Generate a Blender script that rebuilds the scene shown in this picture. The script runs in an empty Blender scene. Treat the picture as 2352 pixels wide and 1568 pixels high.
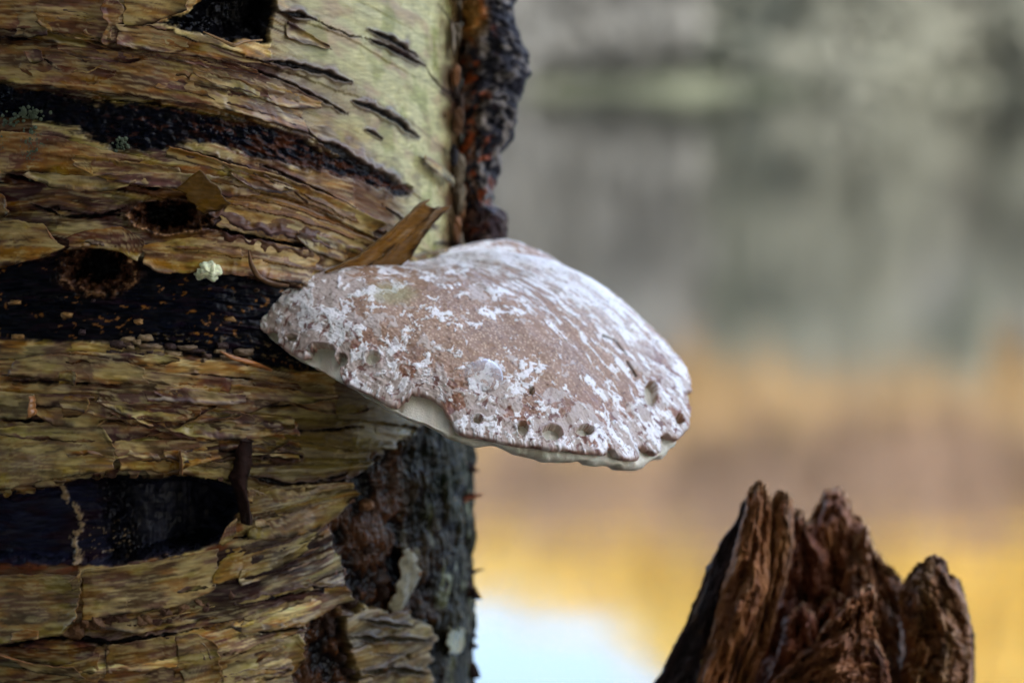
import bpy, math, random
import numpy as np

# ------------------------------------------------------------------ camera, sky, sun
scene = bpy.context.scene
CAM_H = 0.85                       # lens above the lake surface (z = 0)
PITCH = math.radians(5.83)         # looking slightly down
LENS, SENSOR = 100.0, 36.0
FOCUS = 1.055
cam_d = bpy.data.cameras.new("camera")
cam = bpy.data.objects.new("camera", cam_d)
scene.collection.objects.link(cam)
cam.location = (0, 0, CAM_H)
cam.rotation_euler = (math.pi / 2 - PITCH, 0, 0)
cam_d.lens, cam_d.sensor_width = LENS, SENSOR
cam_d.clip_start, cam_d.clip_end = 0.02, 2000
cam_d.dof.use_dof = True
cam_d.dof.focus_distance = FOCUS
cam_d.dof.aperture_fstop = 6.3
scene.camera = cam

SUN_EL, SUN_AZ = math.radians(50), math.radians(150)     # azimuth measured from +Y towards +X
world = bpy.data.worlds.new("World")
scene.world = world
world.use_nodes = True
wn = world.node_tree.nodes
sky = wn.new("ShaderNodeTexSky")
sky.sky_type = 'NISHITA'
sky.sun_disc = False
sky.sun_elevation = SUN_EL
sky.sun_rotation = SUN_AZ
sky.air_density = 1.0
sky.dust_density = 4.0
sky.ozone_density = 1.0
wn["Background"].inputs["Strength"].default_value = 0.15
world.node_tree.links.new(sky.outputs[0], wn["Background"].inputs["Color"])

sun_d = bpy.data.lights.new("sun", 'SUN')
sun_d.energy = 1.3
sun_d.angle = math.radians(30)
sun_d.color = (1.0, 0.97, 0.93)
sun = bpy.data.objects.new("sun", sun_d)
scene.collection.objects.link(sun)
sun.location = (3, 2, 6)
sun.rotation_euler = (math.pi / 2 - SUN_EL, 0, math.pi - SUN_AZ)

scene.view_settings.view_transform = 'Standard'
scene.view_settings.look = 'None'
scene.view_settings.gamma = 1.0
scene.view_settings.exposure = 2.25
scene.view_settings.use_curve_mapping = False
scene.cycles.use_denoising = True
scene.cycles.max_bounces = 8
scene.render.film_transparent = False

# ------------------------------------------------------------------ helpers
RNG = np.random.default_rng(7)
random.seed(7)
FPX = 2352 * LENS / SENSOR          # photograph measured on a 2352 x 1568 grid
FWD = np.array([0, math.cos(PITCH), -math.sin(PITCH)])
UPV = np.array([0, math.sin(PITCH), math.cos(PITCH)])
CAMP = np.array([0, 0, CAM_H])


def ray(px, py):
    a = (np.asarray(px, float) - 1176) / FPX
    b = -(np.asarray(py, float) - 784) / FPX
    return np.stack([a, FWD[1] + b * UPV[1], FWD[2] + b * UPV[2]], -1)


def at_depth(px, py, Y):
    d = ray(px, py)
    return CAMP + d * (np.asarray(Y, float) / d[..., 1])[..., None]


def project(P):
    d = P - CAMP
    w = d @ FWD
    return 1176 + FPX * d[..., 0] / w, 784 - FPX * (d @ UPV) / w


def lin(r, g, b):
    c = np.array([r, g, b], float) / 255
    return np.where(c <= 0.04045, c / 12.92, ((c + 0.055) / 1.055) ** 2.4)


def sstep(a, b, x):
    t = np.clip((x - a) / (b - a), 0, 1)
    return t * t * (3 - 2 * t)


def hash2(ix, iy, seed):
    h = (ix.astype(np.int64) * 374761393 + iy.astype(np.int64) * 668265263 + seed * 1442695041) & 0xFFFFFFFF
    h = ((h ^ (h >> 13)) * 1274126177) & 0xFFFFFFFF
    h = ((h ^ (h >> 16)) * 2246822519) & 0xFFFFFFFF
    return (h ^ (h >> 15)) & 0xFFFFFFFF


def rnd(ix, iy, seed):
    return hash2(np.asarray(ix), np.asarray(iy), seed) / 4294967295.0


_PN = 2048
_prg = np.random.default_rng(99)
_PERM = _prg.permutation(_PN).astype(np.int32)
_GA = _prg.random(_PN).astype(np.float32) * np.float32(2 * math.pi)
_GX, _GY = np.cos(_GA), np.sin(_GA)


def perlin(x, y, seed=0):
    x, y = np.broadcast_arrays(np.asarray(x, np.float32), np.asarray(y, np.float32))
    x0 = np.floor(x); y0 = np.floor(y)
    fx, fy = x - x0, y - y0
    ix = x0.astype(np.int32) + seed * 131; iy = y0.astype(np.int32) + seed * 57
    u = fx * fx * fx * (fx * (fx * 6 - 15) + 10)
    v = fy * fy * fy * (fy * (fy * 6 - 15) + 10)
    p0 = _PERM[ix & (_PN - 1)]; p1 = _PERM[(ix + 1) & (_PN - 1)]
    k = _PERM[(p0 + iy) & (_PN - 1)]; n00 = _GX[k] * fx + _GY[k] * fy
    k = _PERM[(p1 + iy) & (_PN - 1)]; n10 = _GX[k] * (fx - 1) + _GY[k] * fy
    k = _PERM[(p0 + iy + 1) & (_PN - 1)]; n01 = _GX[k] * fx + _GY[k] * (fy - 1)
    k = _PERM[(p1 + iy + 1) & (_PN - 1)]; n11 = _GX[k] * (fx - 1) + _GY[k] * (fy - 1)
    n0 = n00 + (n10 - n00) * u; n1 = n01 + (n11 - n01) * u
    return (n0 + (n1 - n0) * v) * np.float32(1.5)


def fbm(x, y, seed=0, oct=4, gain=0.5):
    s = 0; a = 1.0; f = 1.0; t = 0
    for o in range(oct):
        s = s + a * perlin(x * f + 17.3 * o, y * f - 9.1 * o, seed + o)
        t += a; a *= gain; f *= 2.03
    return s / t * 1.4


def worley(x, y, seed):
    """distance to nearest point, id random"""
    ix, iy = np.floor(x).astype(np.int64), np.floor(y).astype(np.int64)
    best = np.full(x.shape, 9.0); bid = np.zeros(x.shape)
    for dx in (-1, 0, 1):
        for dy in (-1, 0, 1):
            cx, cy = ix + dx, iy + dy
            px = cx + rnd(cx, cy, seed); py = cy + rnd(cx, cy, seed + 1)
            d = np.hypot(x - px, y - py)
            m = d < best
            best = np.where(m, d, best); bid = np.where(m, rnd(cx, cy, seed + 2), bid)
    return best, bid


def sd_poly(poly, x, y):
    """signed distance, negative inside"""
    p = np.array(poly, float)
    d = np.full(x.shape, 1e9); inside = np.zeros(x.shape, bool)
    for i in range(len(p)):
        ax, ay = p[i]; bx, by = p[(i + 1) % len(p)]
        ex, ey = bx - ax, by - ay
        t = np.clip(((x - ax) * ex + (y - ay) * ey) / (ex * ex + ey * ey + 1e-9), 0, 1)
        d = np.minimum(d, np.hypot(x - ax - t * ex, y - ay - t * ey))
        c = ((ay > y) != (by > y)) & (x < (bx - ax) * (y - ay) / (by - ay + 1e-12) + ax)
        inside ^= c
    return np.where(inside, -d, d)


def sd_line(pts, x, y):
    p = np.array(pts, float); d = np.full(x.shape, 1e9)
    for i in range(len(p) - 1):
        ax, ay = p[i]; bx, by = p[i + 1]
        ex, ey = bx - ax, by - ay
        t = np.clip(((x - ax) * ex + (y - ay) * ey) / (ex * ex + ey * ey + 1e-9), 0, 1)
        d = np.minimum(d, np.hypot(x - ax - t * ex, y - ay - t * ey))
    return d


def mixc(c, col, m):
    m = np.clip(m, 0, 1)[..., None]
    return c * (1 - m) + np.asarray(col) * m


def mesh_obj(name, verts, faces, mat, parent=None, col=None, smooth=True):
    verts = np.asarray(verts, np.float32).reshape(-1, 3)
    faces = np.asarray(faces, np.int32)
    me = bpy.data.meshes.new(name)
    n = len(faces); k = faces.shape[1]
    me.vertices.add(len(verts)); me.vertices.foreach_set("co", verts.ravel())
    me.loops.add(n * k); me.loops.foreach_set("vertex_index", faces.ravel())
    me.polygons.add(n)
    me.polygons.foreach_set("loop_start", np.arange(0, n * k, k, dtype=np.int32))
    me.polygons.foreach_set("loop_total", np.full(n, k, np.int32))
    me.polygons.foreach_set("use_smooth", np.full(n, smooth, bool))
    me.update(calc_edges=True)
    if col is not None:
        at = me.color_attributes.new("tint", 'FLOAT_COLOR', 'POINT')
        c = np.ones((len(verts), 4), np.float32)
        cc = np.asarray(col, np.float32).reshape(len(verts), -1)
        c[:, :cc.shape[1]] = cc
        at.data.foreach_set("color", c.ravel())
    me.materials.append(mat)
    o = bpy.data.objects.new(name, me)
    scene.collection.objects.link(o)
    if parent is not None:
        o.parent = parent
        o.matrix_parent_inverse = parent.matrix_basis.inverted()
    return o


def grid_faces(nu, nv, wrap_u=False):
    """vertex index = j*nu + i"""
    i = np.arange(nu if wrap_u else nu - 1); j = np.arange(nv - 1)
    I, J = np.meshgrid(i, j)
    I2 = (I + 1) % nu
    return np.stack([J * nu + I, J * nu + I2, (J + 1) * nu + I2, (J + 1) * nu + I], -1).reshape(-1, 4)


def shell(outer, inner, nu, nv):
    """closed slab from two grids (nv,nu,3)"""
    V = np.concatenate([outer.reshape(-1, 3), inner.reshape(-1, 3)])
    f = grid_faces(nu, nv)
    n = nu * nv
    F = [f, f[:, ::-1] + n]
    ring = np.concatenate([np.arange(nu), np.arange(1, nv) * nu + nu - 1,
                           (nv - 1) * nu + np.arange(nu - 2, -1, -1), np.arange(nv - 2, 0, -1) * nu])
    r2 = np.roll(ring, -1)
    F.append(np.stack([ring, ring + n, r2 + n, r2], -1))
    return V, np.concatenate(F)


def empty(name, loc, label, cat, group=None):
    o = bpy.data.objects.new(name, None)
    o.empty_display_size = 0.05
    scene.collection.objects.link(o)
    o.location = loc
    tag(o, label, cat, group)
    return o


def tag(o, label, cat, group=None):
    o["label"] = label; o["category"] = cat
    if group: o["group"] = group
    return o


def resample(pts, n):
    p = np.array(pts, float)
    d = np.r_[0, np.cumsum(np.hypot(*np.diff(p, axis=0).T))]
    t = np.linspace(0, d[-1], n)
    # rounded polyline
    out = np.stack([np.interp(t, d, p[:, k]) for k in range(2)], -1)
    k = max(1, n // 40)
    for _ in range(2):
        q = out.copy()
        q[k:-k] = (out[:-2 * k] + out[k:-k] * 2 + out[2 * k:]) / 4
        out = q
    return out


# ------------------------------------------------------------------ materials
def new_mat(name):
    m = bpy.data.materials.new(name); m.use_nodes = True
    nt = m.node_tree
    return m, nt, nt.nodes, nt.links, nt.nodes["Principled BSDF"]


def tint_mat(name, rough=(0.35, 0.7), nscale=900, stretch=(1, 1, 1), var=0.25, bump=0.15, bdist=0.0004, spec=0.5, sub=0.0, darkgloss=False):
    """material fed by the mesh's own pigment map, with fine grain and relief from noise nodes"""
    m, nt, N, L, B = new_mat(name)
    a = N.new("ShaderNodeAttribute"); a.attribute_name = "tint"
    tc = N.new("ShaderNodeTexCoord")
    mp = N.new("ShaderNodeMapping"); mp.inputs["Scale"].default_value = stretch
    L.new(tc.outputs["Object"], mp.inputs[0])
    n1 = N.new("ShaderNodeTexNoise"); n1.inputs["Scale"].default_value = nscale; n1.inputs["Detail"].default_value = 5
    n1.inputs["Roughness"].default_value = 0.65
    L.new(mp.outputs[0], n1.inputs["Vector"])
    mr = N.new("ShaderNodeMapRange")
    mr.inputs[1].default_value = 0.25; mr.inputs[2].default_value = 0.75
    mr.inputs[3].default_value = 1 - var; mr.inputs[4].default_value = 1 + var
    L.new(n1.outputs[0], mr.inputs[0])
    mx = N.new("ShaderNodeVectorMath"); mx.operation = 'SCALE'
    L.new(a.outputs["Color"], mx.inputs[0]); L.new(mr.outputs[0], mx.inputs["Scale"])
    L.new(mx.outputs[0], B.inputs["Base Color"])
    n2 = N.new("ShaderNodeTexNoise"); n2.inputs["Scale"].default_value = 60; n2.inputs["Detail"].default_value = 4
    L.new(tc.outputs["Object"], n2.inputs["Vector"])
    mr2 = N.new("ShaderNodeMapRange")
    mr2.inputs[1].default_value = 0.3; mr2.inputs[2].default_value = 0.7
    mr2.inputs[3].default_value = rough[0]; mr2.inputs[4].default_value = rough[1]
    L.new(n2.outputs[0], mr2.inputs[0]); L.new(mr2.outputs[0], B.inputs["Roughness"])
    bp = N.new("ShaderNodeBump"); bp.inputs["Strength"].default_value = bump; bp.inputs["Distance"].default_value = bdist
    L.new(n1.outputs[0], bp.inputs["Height"]); L.new(bp.outputs[0], B.inputs["Normal"])
    B.inputs["Specular IOR Level"].default_value = spec
    if darkgloss:                                        # soft black rot soaks water up and hardly shines
        bw = N.new("ShaderNodeRGBToBW"); L.new(a.outputs["Color"], bw.inputs[0])
        m3 = N.new("ShaderNodeMapRange")
        m3.inputs[1].default_value = 0.01; m3.inputs[2].default_value = 0.14; m3.inputs[3].default_value = 0.12; m3.inputs[4].default_value = spec
        L.new(bw.outputs[0], m3.inputs[0]); L.new(m3.outputs[0], B.inputs["Specular IOR Level"])
    if sub:
        B.inputs["Subsurface Weight"].default_value = sub
        B.inputs["Subsurface Scale"].default_value = 0.004
    return m


M_BARK = tint_mat("wet_birch_bark", rough=(0.2, 0.46), nscale=620, stretch=(0.16, 0.16, 1.5), var=0.36, bump=0.09, bdist=0.0004, darkgloss=True)
M_ROT = tint_mat("crumbly_rotten_wood", rough=(0.4, 0.8), nscale=420, stretch=(1, 1, 0.5), var=0.4, bump=0.6, bdist=0.001, darkgloss=True)
M_CAP = tint_mat("fungus_skin", rough=(0.26, 0.5), nscale=1100, var=0.07, bump=0.12, bdist=0.0003, sub=0.05)
M_PORE = tint_mat("fungus_pores", rough=(0.7, 0.9), nscale=1500, var=0.1, bump=0.5, bdist=0.0005, sub=0.1)
M_STUMP = tint_mat("decayed_heartwood", rough=(0.5, 0.85), nscale=500, stretch=(1.3, 1.3, 0.25), var=0.35, bump=0.5, bdist=0.0008)


def plain_mat(name, color, rough=0.7, nscale=3, var=0.35, trans=0.0):
    m, nt, N, L, B = new_mat(name)
    tc = N.new("ShaderNodeTexCoord")
    n1 = N.new("ShaderNodeTexNoise"); n1.inputs["Scale"].default_value = nscale; n1.inputs["Detail"].default_value = 4
    L.new(tc.outputs["Object"], n1.inputs["Vector"])
    cr = N.new("ShaderNodeValToRGB")
    c = np.array(color)
    cr.color_ramp.elements[0].position = 0.3; cr.color_ramp.elements[1].position = 0.7
    cr.color_ramp.elements[0].color = (*(c * (1 - var)), 1)
    cr.color_ramp.elements[1].color = (*np.clip(c * (1 + var), 0, 1), 1)
    L.new(n1.outputs[0], cr.inputs[0]); L.new(cr.outputs[0], B.inputs["Base Color"])
    B.inputs["Roughness"].default_value = rough
    if trans:
        t = N.new("ShaderNodeBsdfTranslucent"); L.new(cr.outputs[0], t.inputs[0])
        mx = N.new("ShaderNodeMixShader"); mx.inputs[0].default_value = trans
        L.new(B.outputs[0], mx.inputs[1]); L.new(t.outputs[0], mx.inputs[2])
        L.new(mx.outputs[0], N["Material Output"].inputs[0])
    return m


# ------------------------------------------------------------------ lake, near shore, far bank
def build_lake():
    m, nt, N, L, B = new_mat("lake_water")
    g = N.new("ShaderNodeBsdfGlossy"); g.inputs["Roughness"].default_value = 0.045
    d = N.new("ShaderNodeBsdfDiffuse"); d.inputs[0].default_value = (0.035, 0.04, 0.03, 1)
    mx = N.new("ShaderNodeMixShader")
    fr = N.new("ShaderNodeFresnel"); fr.inputs["IOR"].default_value = 1.33
    mr = N.new("ShaderNodeMapRange"); mr.inputs[1].default_value = 0.0; mr.inputs[2].default_value = 0.6
    mr.inputs[3].default_value = 0.26; mr.inputs[4].default_value = 0.97
    L.new(fr.outputs[0], mr.inputs[0]); L.new(mr.outputs[0], mx.inputs[0])
    tc = N.new("ShaderNodeTexCoord")
    mp = N.new("ShaderNodeMapping"); mp.inputs["Scale"].default_value = (1.0, 2.2, 1)
    L.new(tc.outputs["Object"], mp.inputs[0])
    n = N.new("ShaderNodeTexNoise"); n.inputs["Scale"].default_value = 3.0; n.inputs["Detail"].default_value = 3
    L.new(mp.outputs[0], n.inputs["Vector"])
    bp = N.new("ShaderNodeBump"); bp.inputs["Strength"].default_value = 0.4; bp.inputs["Distance"].default_value = 0.0022
    L.new(n.outputs[0], bp.inputs["Height"])
    for s in (g, d): L.new(bp.outputs[0], s.inputs["Normal"])
    L.new(d.outputs[0], mx.inputs[1]); L.new(g.outputs[0], mx.inputs[2])
    L.new(mx.outputs[0], N["Material Output"].inputs[0])
    V = [(-400, -60, 0), (400, -60, 0), (400, 61, 0), (-400, 61, 0)]
    o = mesh_obj("lake", V, [(0, 1, 2, 3)], m, smooth=False)
    o["kind"] = "structure"

    # near shore: a mud bank the birch and the stump stand on
    nx, ny = 90, 90
    xs = np.linspace(-6, 6, nx); ys = np.linspace(-6, 2.3, ny)
    X, Y = np.meshgrid(xs, ys)
    Z = 0.36 - 0.55 * sstep(1.35, 2.15, Y + 0.12 * fbm(X * 0.8, Y * 0.8, 3)) + 0.03 * fbm(X * 2, Y * 2, 5) + 0.008 * fbm(X * 14, Y * 14, 6)
    Z = np.where(Y > 2.25, -0.25, Z)
    gm = plain_mat("shore_mud", lin(58, 48, 38), 0.8, 18, 0.4)
    o = mesh_obj("shore_ground", np.stack([X, Y, Z], -1), grid_faces(nx, ny), gm)
    o["kind"] = "structure"

    # far bank rising behind the lake
    nx, ny = 120, 40
    xs = np.linspace(-400, 400, nx); ys = np.r_[np.linspace(59.5, 100, 28), np.linspace(105, 600, 12)]
    X, Y = np.meshgrid(xs, ys)
    Z = -0.4 + 0.9 * sstep(59.6, 62, Y) + (np.clip(Y - 62, 0, 40)) * 0.13 + 0.25 * fbm(X * 0.2, Y * 0.2, 8)
    bm = plain_mat("bank_grass", lin(82, 88, 72), 0.9, 0.6, 0.35)
    o = mesh_obj("far_bank", np.stack([X, Y, Z], -1), grid_faces(nx, ny), bm)
    o["kind"] = "structure"


def bank_z(y):
    return -0.4 + 0.9 * float(sstep(59.6, 62, np.array(y))) + min(max(y - 62, 0), 40) * 0.13


# far trees: a few kinds, each with trunk, limbs and a crown of leaf clumps
def tree_meshes(kind, seed, h, crown_r, crown_lo, nleaf, leaf, mat_leaf, mat_wood):
    rg = np.random.default_rng(seed)
    # wood
    V, F = [], []

    def limb(a, b, r0, r1, n=5):
        a, b = np.array(a, float), np.array(b, float)
        d = (b - a) / np.linalg.norm(b - a)
        u = np.cross(d, [0.3, 1, 0.2]); u /= np.linalg.norm(u); w = np.cross(d, u)
        base = len(V)
        for p, r in ((a, r0), (b, r1)):
            for k in range(n):
                t = 2 * math.pi * k / n
                V.append(p + r * (math.cos(t) * u + math.sin(t) * w))
        for k in range(n):
            k2 = (k + 1) % n
            F.append((base + k, base + k2, base + n + k2, base + n + k))
    top = np.array([rg.normal(0, .2), rg.normal(0, .2), h * 0.93])
    segs = 4; p = np.zeros(3)
    for s in range(segs):
        q = top * (s + 1) / segs + np.r_[rg.normal(0, .1, 2), 0]
        limb(p, q, 0.14 * h / 9 * (1 - s / 5), 0.14 * h / 9 * (1 - (s + 1) / 5)); p = q
    tips = []
    for s in range(14):
        z = h * (crown_lo + (0.95 - crown_lo) * rg.random())
        ang = rg.random() * 6.28
        rr = crown_r * (0.55 + 0.5 * rg.random()) * (1 - 0.5 * (z / h - crown_lo))
        b = np.array([math.cos(ang) * rr, math.sin(ang) * rr, min(h, z + rr * 0.45)])
        limb([0, 0, z - rr * 0.25], b, 0.04, 0.012, 4); tips.append(b)
    wood = (np.array(V), np.array(F))
    # leaves: clumps scattered through an uneven volume
    ncl = 46 if nleaf > 5000 else 120
    cen = []
    for c in range(ncl):
        z = crown_lo + (1 - crown_lo) * rg.random() ** 0.9
        f = (z - crown_lo) / (1 - crown_lo)
        prof = {"round": math.sqrt(max(0, 1 - (2 * f - 0.9) ** 2 / 1.3)), "cone": 1.05 - f, "bush": math.sqrt(max(0.05, 1 - f * f))}[kind]
        ang = rg.random() * 6.28
        rr = crown_r * prof * math.sqrt(rg.random()) * (0.8 + 0.4 * rg.random())
        cen.append((math.cos(ang) * rr, math.sin(ang) * rr, z * h, (0.2 * crown_r + 0.25 * crown_r * rg.random()) * (1.0 if ncl < 50 else 0.8)))
    cen = np.array(cen)
    idx = rg.integers(0, ncl, nleaf)
    P = cen[idx, :3] + rg.normal(0, 1, (nleaf, 3)) * cen[idx, 3:4] * [0.8, 0.8, 0.55]
    P[:, 2] = np.clip(P[:, 2], 0.1, None)
    A = rg.normal(0, 1, (nleaf, 3)); A /= np.linalg.norm(A, axis=1)[:, None]
    Bv = np.cross(A, rg.normal(0, 1, (nleaf, 3))); Bv /= np.linalg.norm(Bv, axis=1)[:, None]
    sz = leaf * (0.6 + 0.8 * rg.random((nleaf, 1)))
    Q = np.stack([P - A * sz, P + Bv * sz * .55, P + A * sz, P - Bv * sz * .55], 1).reshape(-1, 3)
    FQ = np.arange(nleaf * 4).reshape(-1, 4)
    return wood, (Q, FQ)


def build_far_trees():
    wood_m = plain_mat("far_trunk_wood", lin(120, 112, 108), 0.9, 2, 0.3)
    kinds = {}
    specs = {
        # kind: shape, height, crown radius, crown start, leaf colour
        "willow": ("bush", 5.2, 2.3, 0.0, lin(136, 138, 124)),
        "alder": ("round", 5.6, 1.7, 0.10, lin(134, 135, 130)),
        "spruce": ("cone", 6.0, 1.3, 0.05, lin(128, 134, 122)),
        "beech": ("round", 6.6, 2.4, 0.15, lin(182, 156, 110)),
        "oak": ("round", 8.0, 2.6, 0.2, lin(166, 142, 122)),
        "yellow": ("round", 8.6, 2.3, 0.25, lin(232, 210, 122)),
    }
    for k, (shape, h, r, lo, c) in specs.items():
        lm = plain_mat("leaf_" + k, c, 0.7, 0.5, 0.12, trans=0.55)
        kinds[k] = []
        for s in range(3):
            w, l = tree_meshes(shape, 100 + s * 13 + len(kinds) * 7, h, r, lo, 4200, 0.19, lm, wood_m)
            kinds[k].append((w, l, lm))
    made = {}

    def plant(k, x, y, sc, label, cat, group):
        s = random.randrange(3)
        z = bank_z(y) - 0.12 if y > 30 else (0.30 if y < 1.0 else -0.3)
        root = empty({"willow": "willow_bush", "yellow": "yellow_birch", "shade_pine": "pine_tree"}.get(k, k + "_tree"), (x, y, z), label, cat, group)
        root.rotation_euler[2] = random.random() * 6.28
        root.scale = (sc * random.uniform(0.94, 1.06), sc * random.uniform(0.94, 1.06), sc)
        key = (k, s)
        if key not in made:
            w, l, lm = kinds[k][s]
            a = mesh_obj("trunk", w[0], w[1], wood_m); b = mesh_obj("crown", l[0], l[1], lm, smooth=False)
            made[key] = (a.data, b.data)
            a.parent = root; b.parent = root
        else:
            for nm, d in zip(("trunk", "crown"), made[key]):
                o = bpy.data.objects.new(nm, d); scene.collection.objects.link(o); o.parent = root
    rnd_ = random.Random(5)
    # pines added out of view around the camera to keep the birch in shade
    lm = plain_mat("needles", lin(70, 88, 52), 0.7, 0.5, 0.3)
    kinds["shade_pine"] = []
    for s in range(3):
        w, l = tree_meshes("round", 300 + s, 10.8, 2.9, 0.14, 5200, 0.32, lm, wood_m)
        kinds["shade_pine"].append((w, l, lm))
    for x, y in ((2.7, -4.0), (4.6, -5.4), (1.0, -6.4), (5.8, -8.4), (3.2, -9.0), (-2.2, -5.4), (-4.8, -4.0), (-6.2, -0.6), (-8.0, -4.0)):
        plant("shade_pine", x, y, rnd_.uniform(0.9, 1.1), "tall dark pine added out of view to shade the birch", "tree", "unseen pines added for shade")
    L1 = {"willow": ("grey-green willow bush growing at the far water's edge", "bush"),
          "alder": ("grey alder with thin pale foliage growing at the far water's edge", "tree"),
          "spruce": ("dull green young spruce growing at the far water's edge", "tree")}
    x = -26.0
    while x < 36:
        k = rnd_.choice(["willow", "willow", "alder", "alder", "spruce"])
        plant(k, x, rnd_.uniform(60.6, 63), rnd_.uniform(0.78, 1.0), *L1[k], k + "s lining the far shore")
        x += rnd_.uniform(0.9, 1.7)
    x = -27.0
    while x < 37:
        k = rnd_.choice(["willow", "alder", "alder", "spruce"])
        plant(k, x, rnd_.uniform(63.4, 65.5), rnd_.uniform(0.65, 1.05), *L1[k], k + "s lining the far shore")
        x += rnd_.uniform(1.2, 2.0)
    x = -30.0
    while x < 42:
        plant("beech", x, rnd_.uniform(67, 71), rnd_.uniform(0.9, 1.15), "orange autumn beech on the far bank behind the shore bushes", "tree", "orange beeches on the far bank")
        x += rnd_.uniform(1.9, 2.8)
    x = -32.0
    while x < 44:
        plant("oak", x, rnd_.uniform(75, 79), rnd_.uniform(1.1, 1.3), "dull brown oak on the far bank above the orange beeches", "tree", "brown oaks on the far bank")
        x += rnd_.uniform(2.1, 3.0)
    x = -34.0
    while x < 46:
        tall = float(np.interp(x, [-6, -1, 2, 4, 6, 9], [1.35, 1.35, 1.39, 1.45, 1.56, 1.85]))
        plant("yellow", x, rnd_.uniform(84, 87), rnd_.uniform(0.98, 1.02) * tall, "golden yellow birch topping the far bank", "tree", "yellow birches topping the far bank")
        x += rnd_.uniform(2.0, 2.8)
    x = 9.4
    while x < 46:
        plant("yellow", x, rnd_.uniform(92, 96), rnd_.uniform(1.85, 2.1), "golden yellow birch topping the far bank", "tree", "yellow birches topping the far bank")
        x += rnd_.uniform(2.4, 3.4)


# ------------------------------------------------------------------ the birch trunk
R_T = 0.140
AX_Y = 1.215
AX_X = AX_Y * (1078 - 1176) / FPX - R_T * 1.0
TH_SIL = math.acos(R_T / math.hypot(AX_X, AX_Y)) - 0.0   # silhouette angle (about 83 deg)


def trunk_pt(th, z, h=0.0):
    r = R_T + h
    return np.stack([AX_X + r * np.sin(th), AX_Y - r * np.cos(th), z + 0 * th], -1)


def trunk_hit(px, py):
    """where the sight line through a measured spot meets the nominal trunk: (angle, height)"""
    d = ray(px, py)
    ox, oy = -AX_X, -AX_Y
    a = d[..., 0] ** 2 + d[..., 1] ** 2
    b = ox * d[..., 0] + oy * d[..., 1]
    c = ox * ox + oy * oy - R_T ** 2
    disc = np.maximum(b * b - a * c, 0)
    t = (-b - np.sqrt(disc)) / a
    X = ox + d[..., 0] * t; Y = oy + d[..., 1] * t
    return np.arctan2(X, -Y), CAM_H + d[..., 2] * t


PXM = FPX / (AX_Y - R_T)            # measured px per metre on the near face
TH0 = -math.atan2(AX_X, AX_Y)       # not exactly zero; angle 0 faces -Y


def px_coords(th, z):
    """measured-grid coordinates of the nominal trunk, carried on round the hidden side by arc length"""
    ths = math.radians(83.0)
    thc = np.clip(th, -ths, ths)
    x, y = project(trunk_pt(thc, z))
    return x + (th - thc) * R_T * PXM * 0.6, y


K_Y = np.array([-400, 0, 300, 500, 650, 800, 1000, 1150, 1300, 1600, 2200])
K_V = np.array([280, 290, 250, 165, 60, 85, 60, -90, -250, -230, -150])


def ring_coord(x, y):
    g = (np.clip(x, 0, 1120) / 1000.0) ** 2
    T = y.copy()
    for _ in range(14):
        T = 0.5 * T + 0.5 * (y - np.interp(T, K_Y, K_V) * g)
    return T


OCHRE = lin(168, 128, 62); CREAM = lin(206, 190, 142); OLIVE = lin(150, 148, 66); MAUVE = lin(116, 86, 94)
BROWN = lin(108, 68, 38); RUST = lin(146, 88, 46); DARK = lin(46, 34, 32); BLACK = lin(17, 17, 23); BLUEB = lin(26, 31, 44)
PALEG = lin(202, 200, 158)


def strip_cells(S, T, wmin, wmax, lmin, lmax, seed):
    rg = np.random.default_rng(seed)
    lo, hi = T.min() - 5, T.max() + 5
    b = [lo]
    while b[-1] < hi:
        b.append(b[-1] + rg.uniform(wmin, wmax) * (0.5 + rg.random()))
    b = np.array(b)
    i = np.clip(np.searchsorted(b, T) - 1, 0, len(b) - 2)
    w = (b[i + 1] - b[i])
    f = (T - b[i]) / w
    ln = lmin + (lmax - lmin) * rnd(i, 0 * i, seed + 5)
    q = (S + 6 * perlin(T / 9.0, S / 300.0, seed + 8) + 3 * perlin(T / 3.1, S / 100.0, seed + 9)) / ln + rnd(i, 0 * i + 3, seed + 6) * 7
    j = np.floor(q).astype(np.int64)
    fj = q - j
    return i, j, f, w, fj * ln, (1 - fj) * ln


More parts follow.
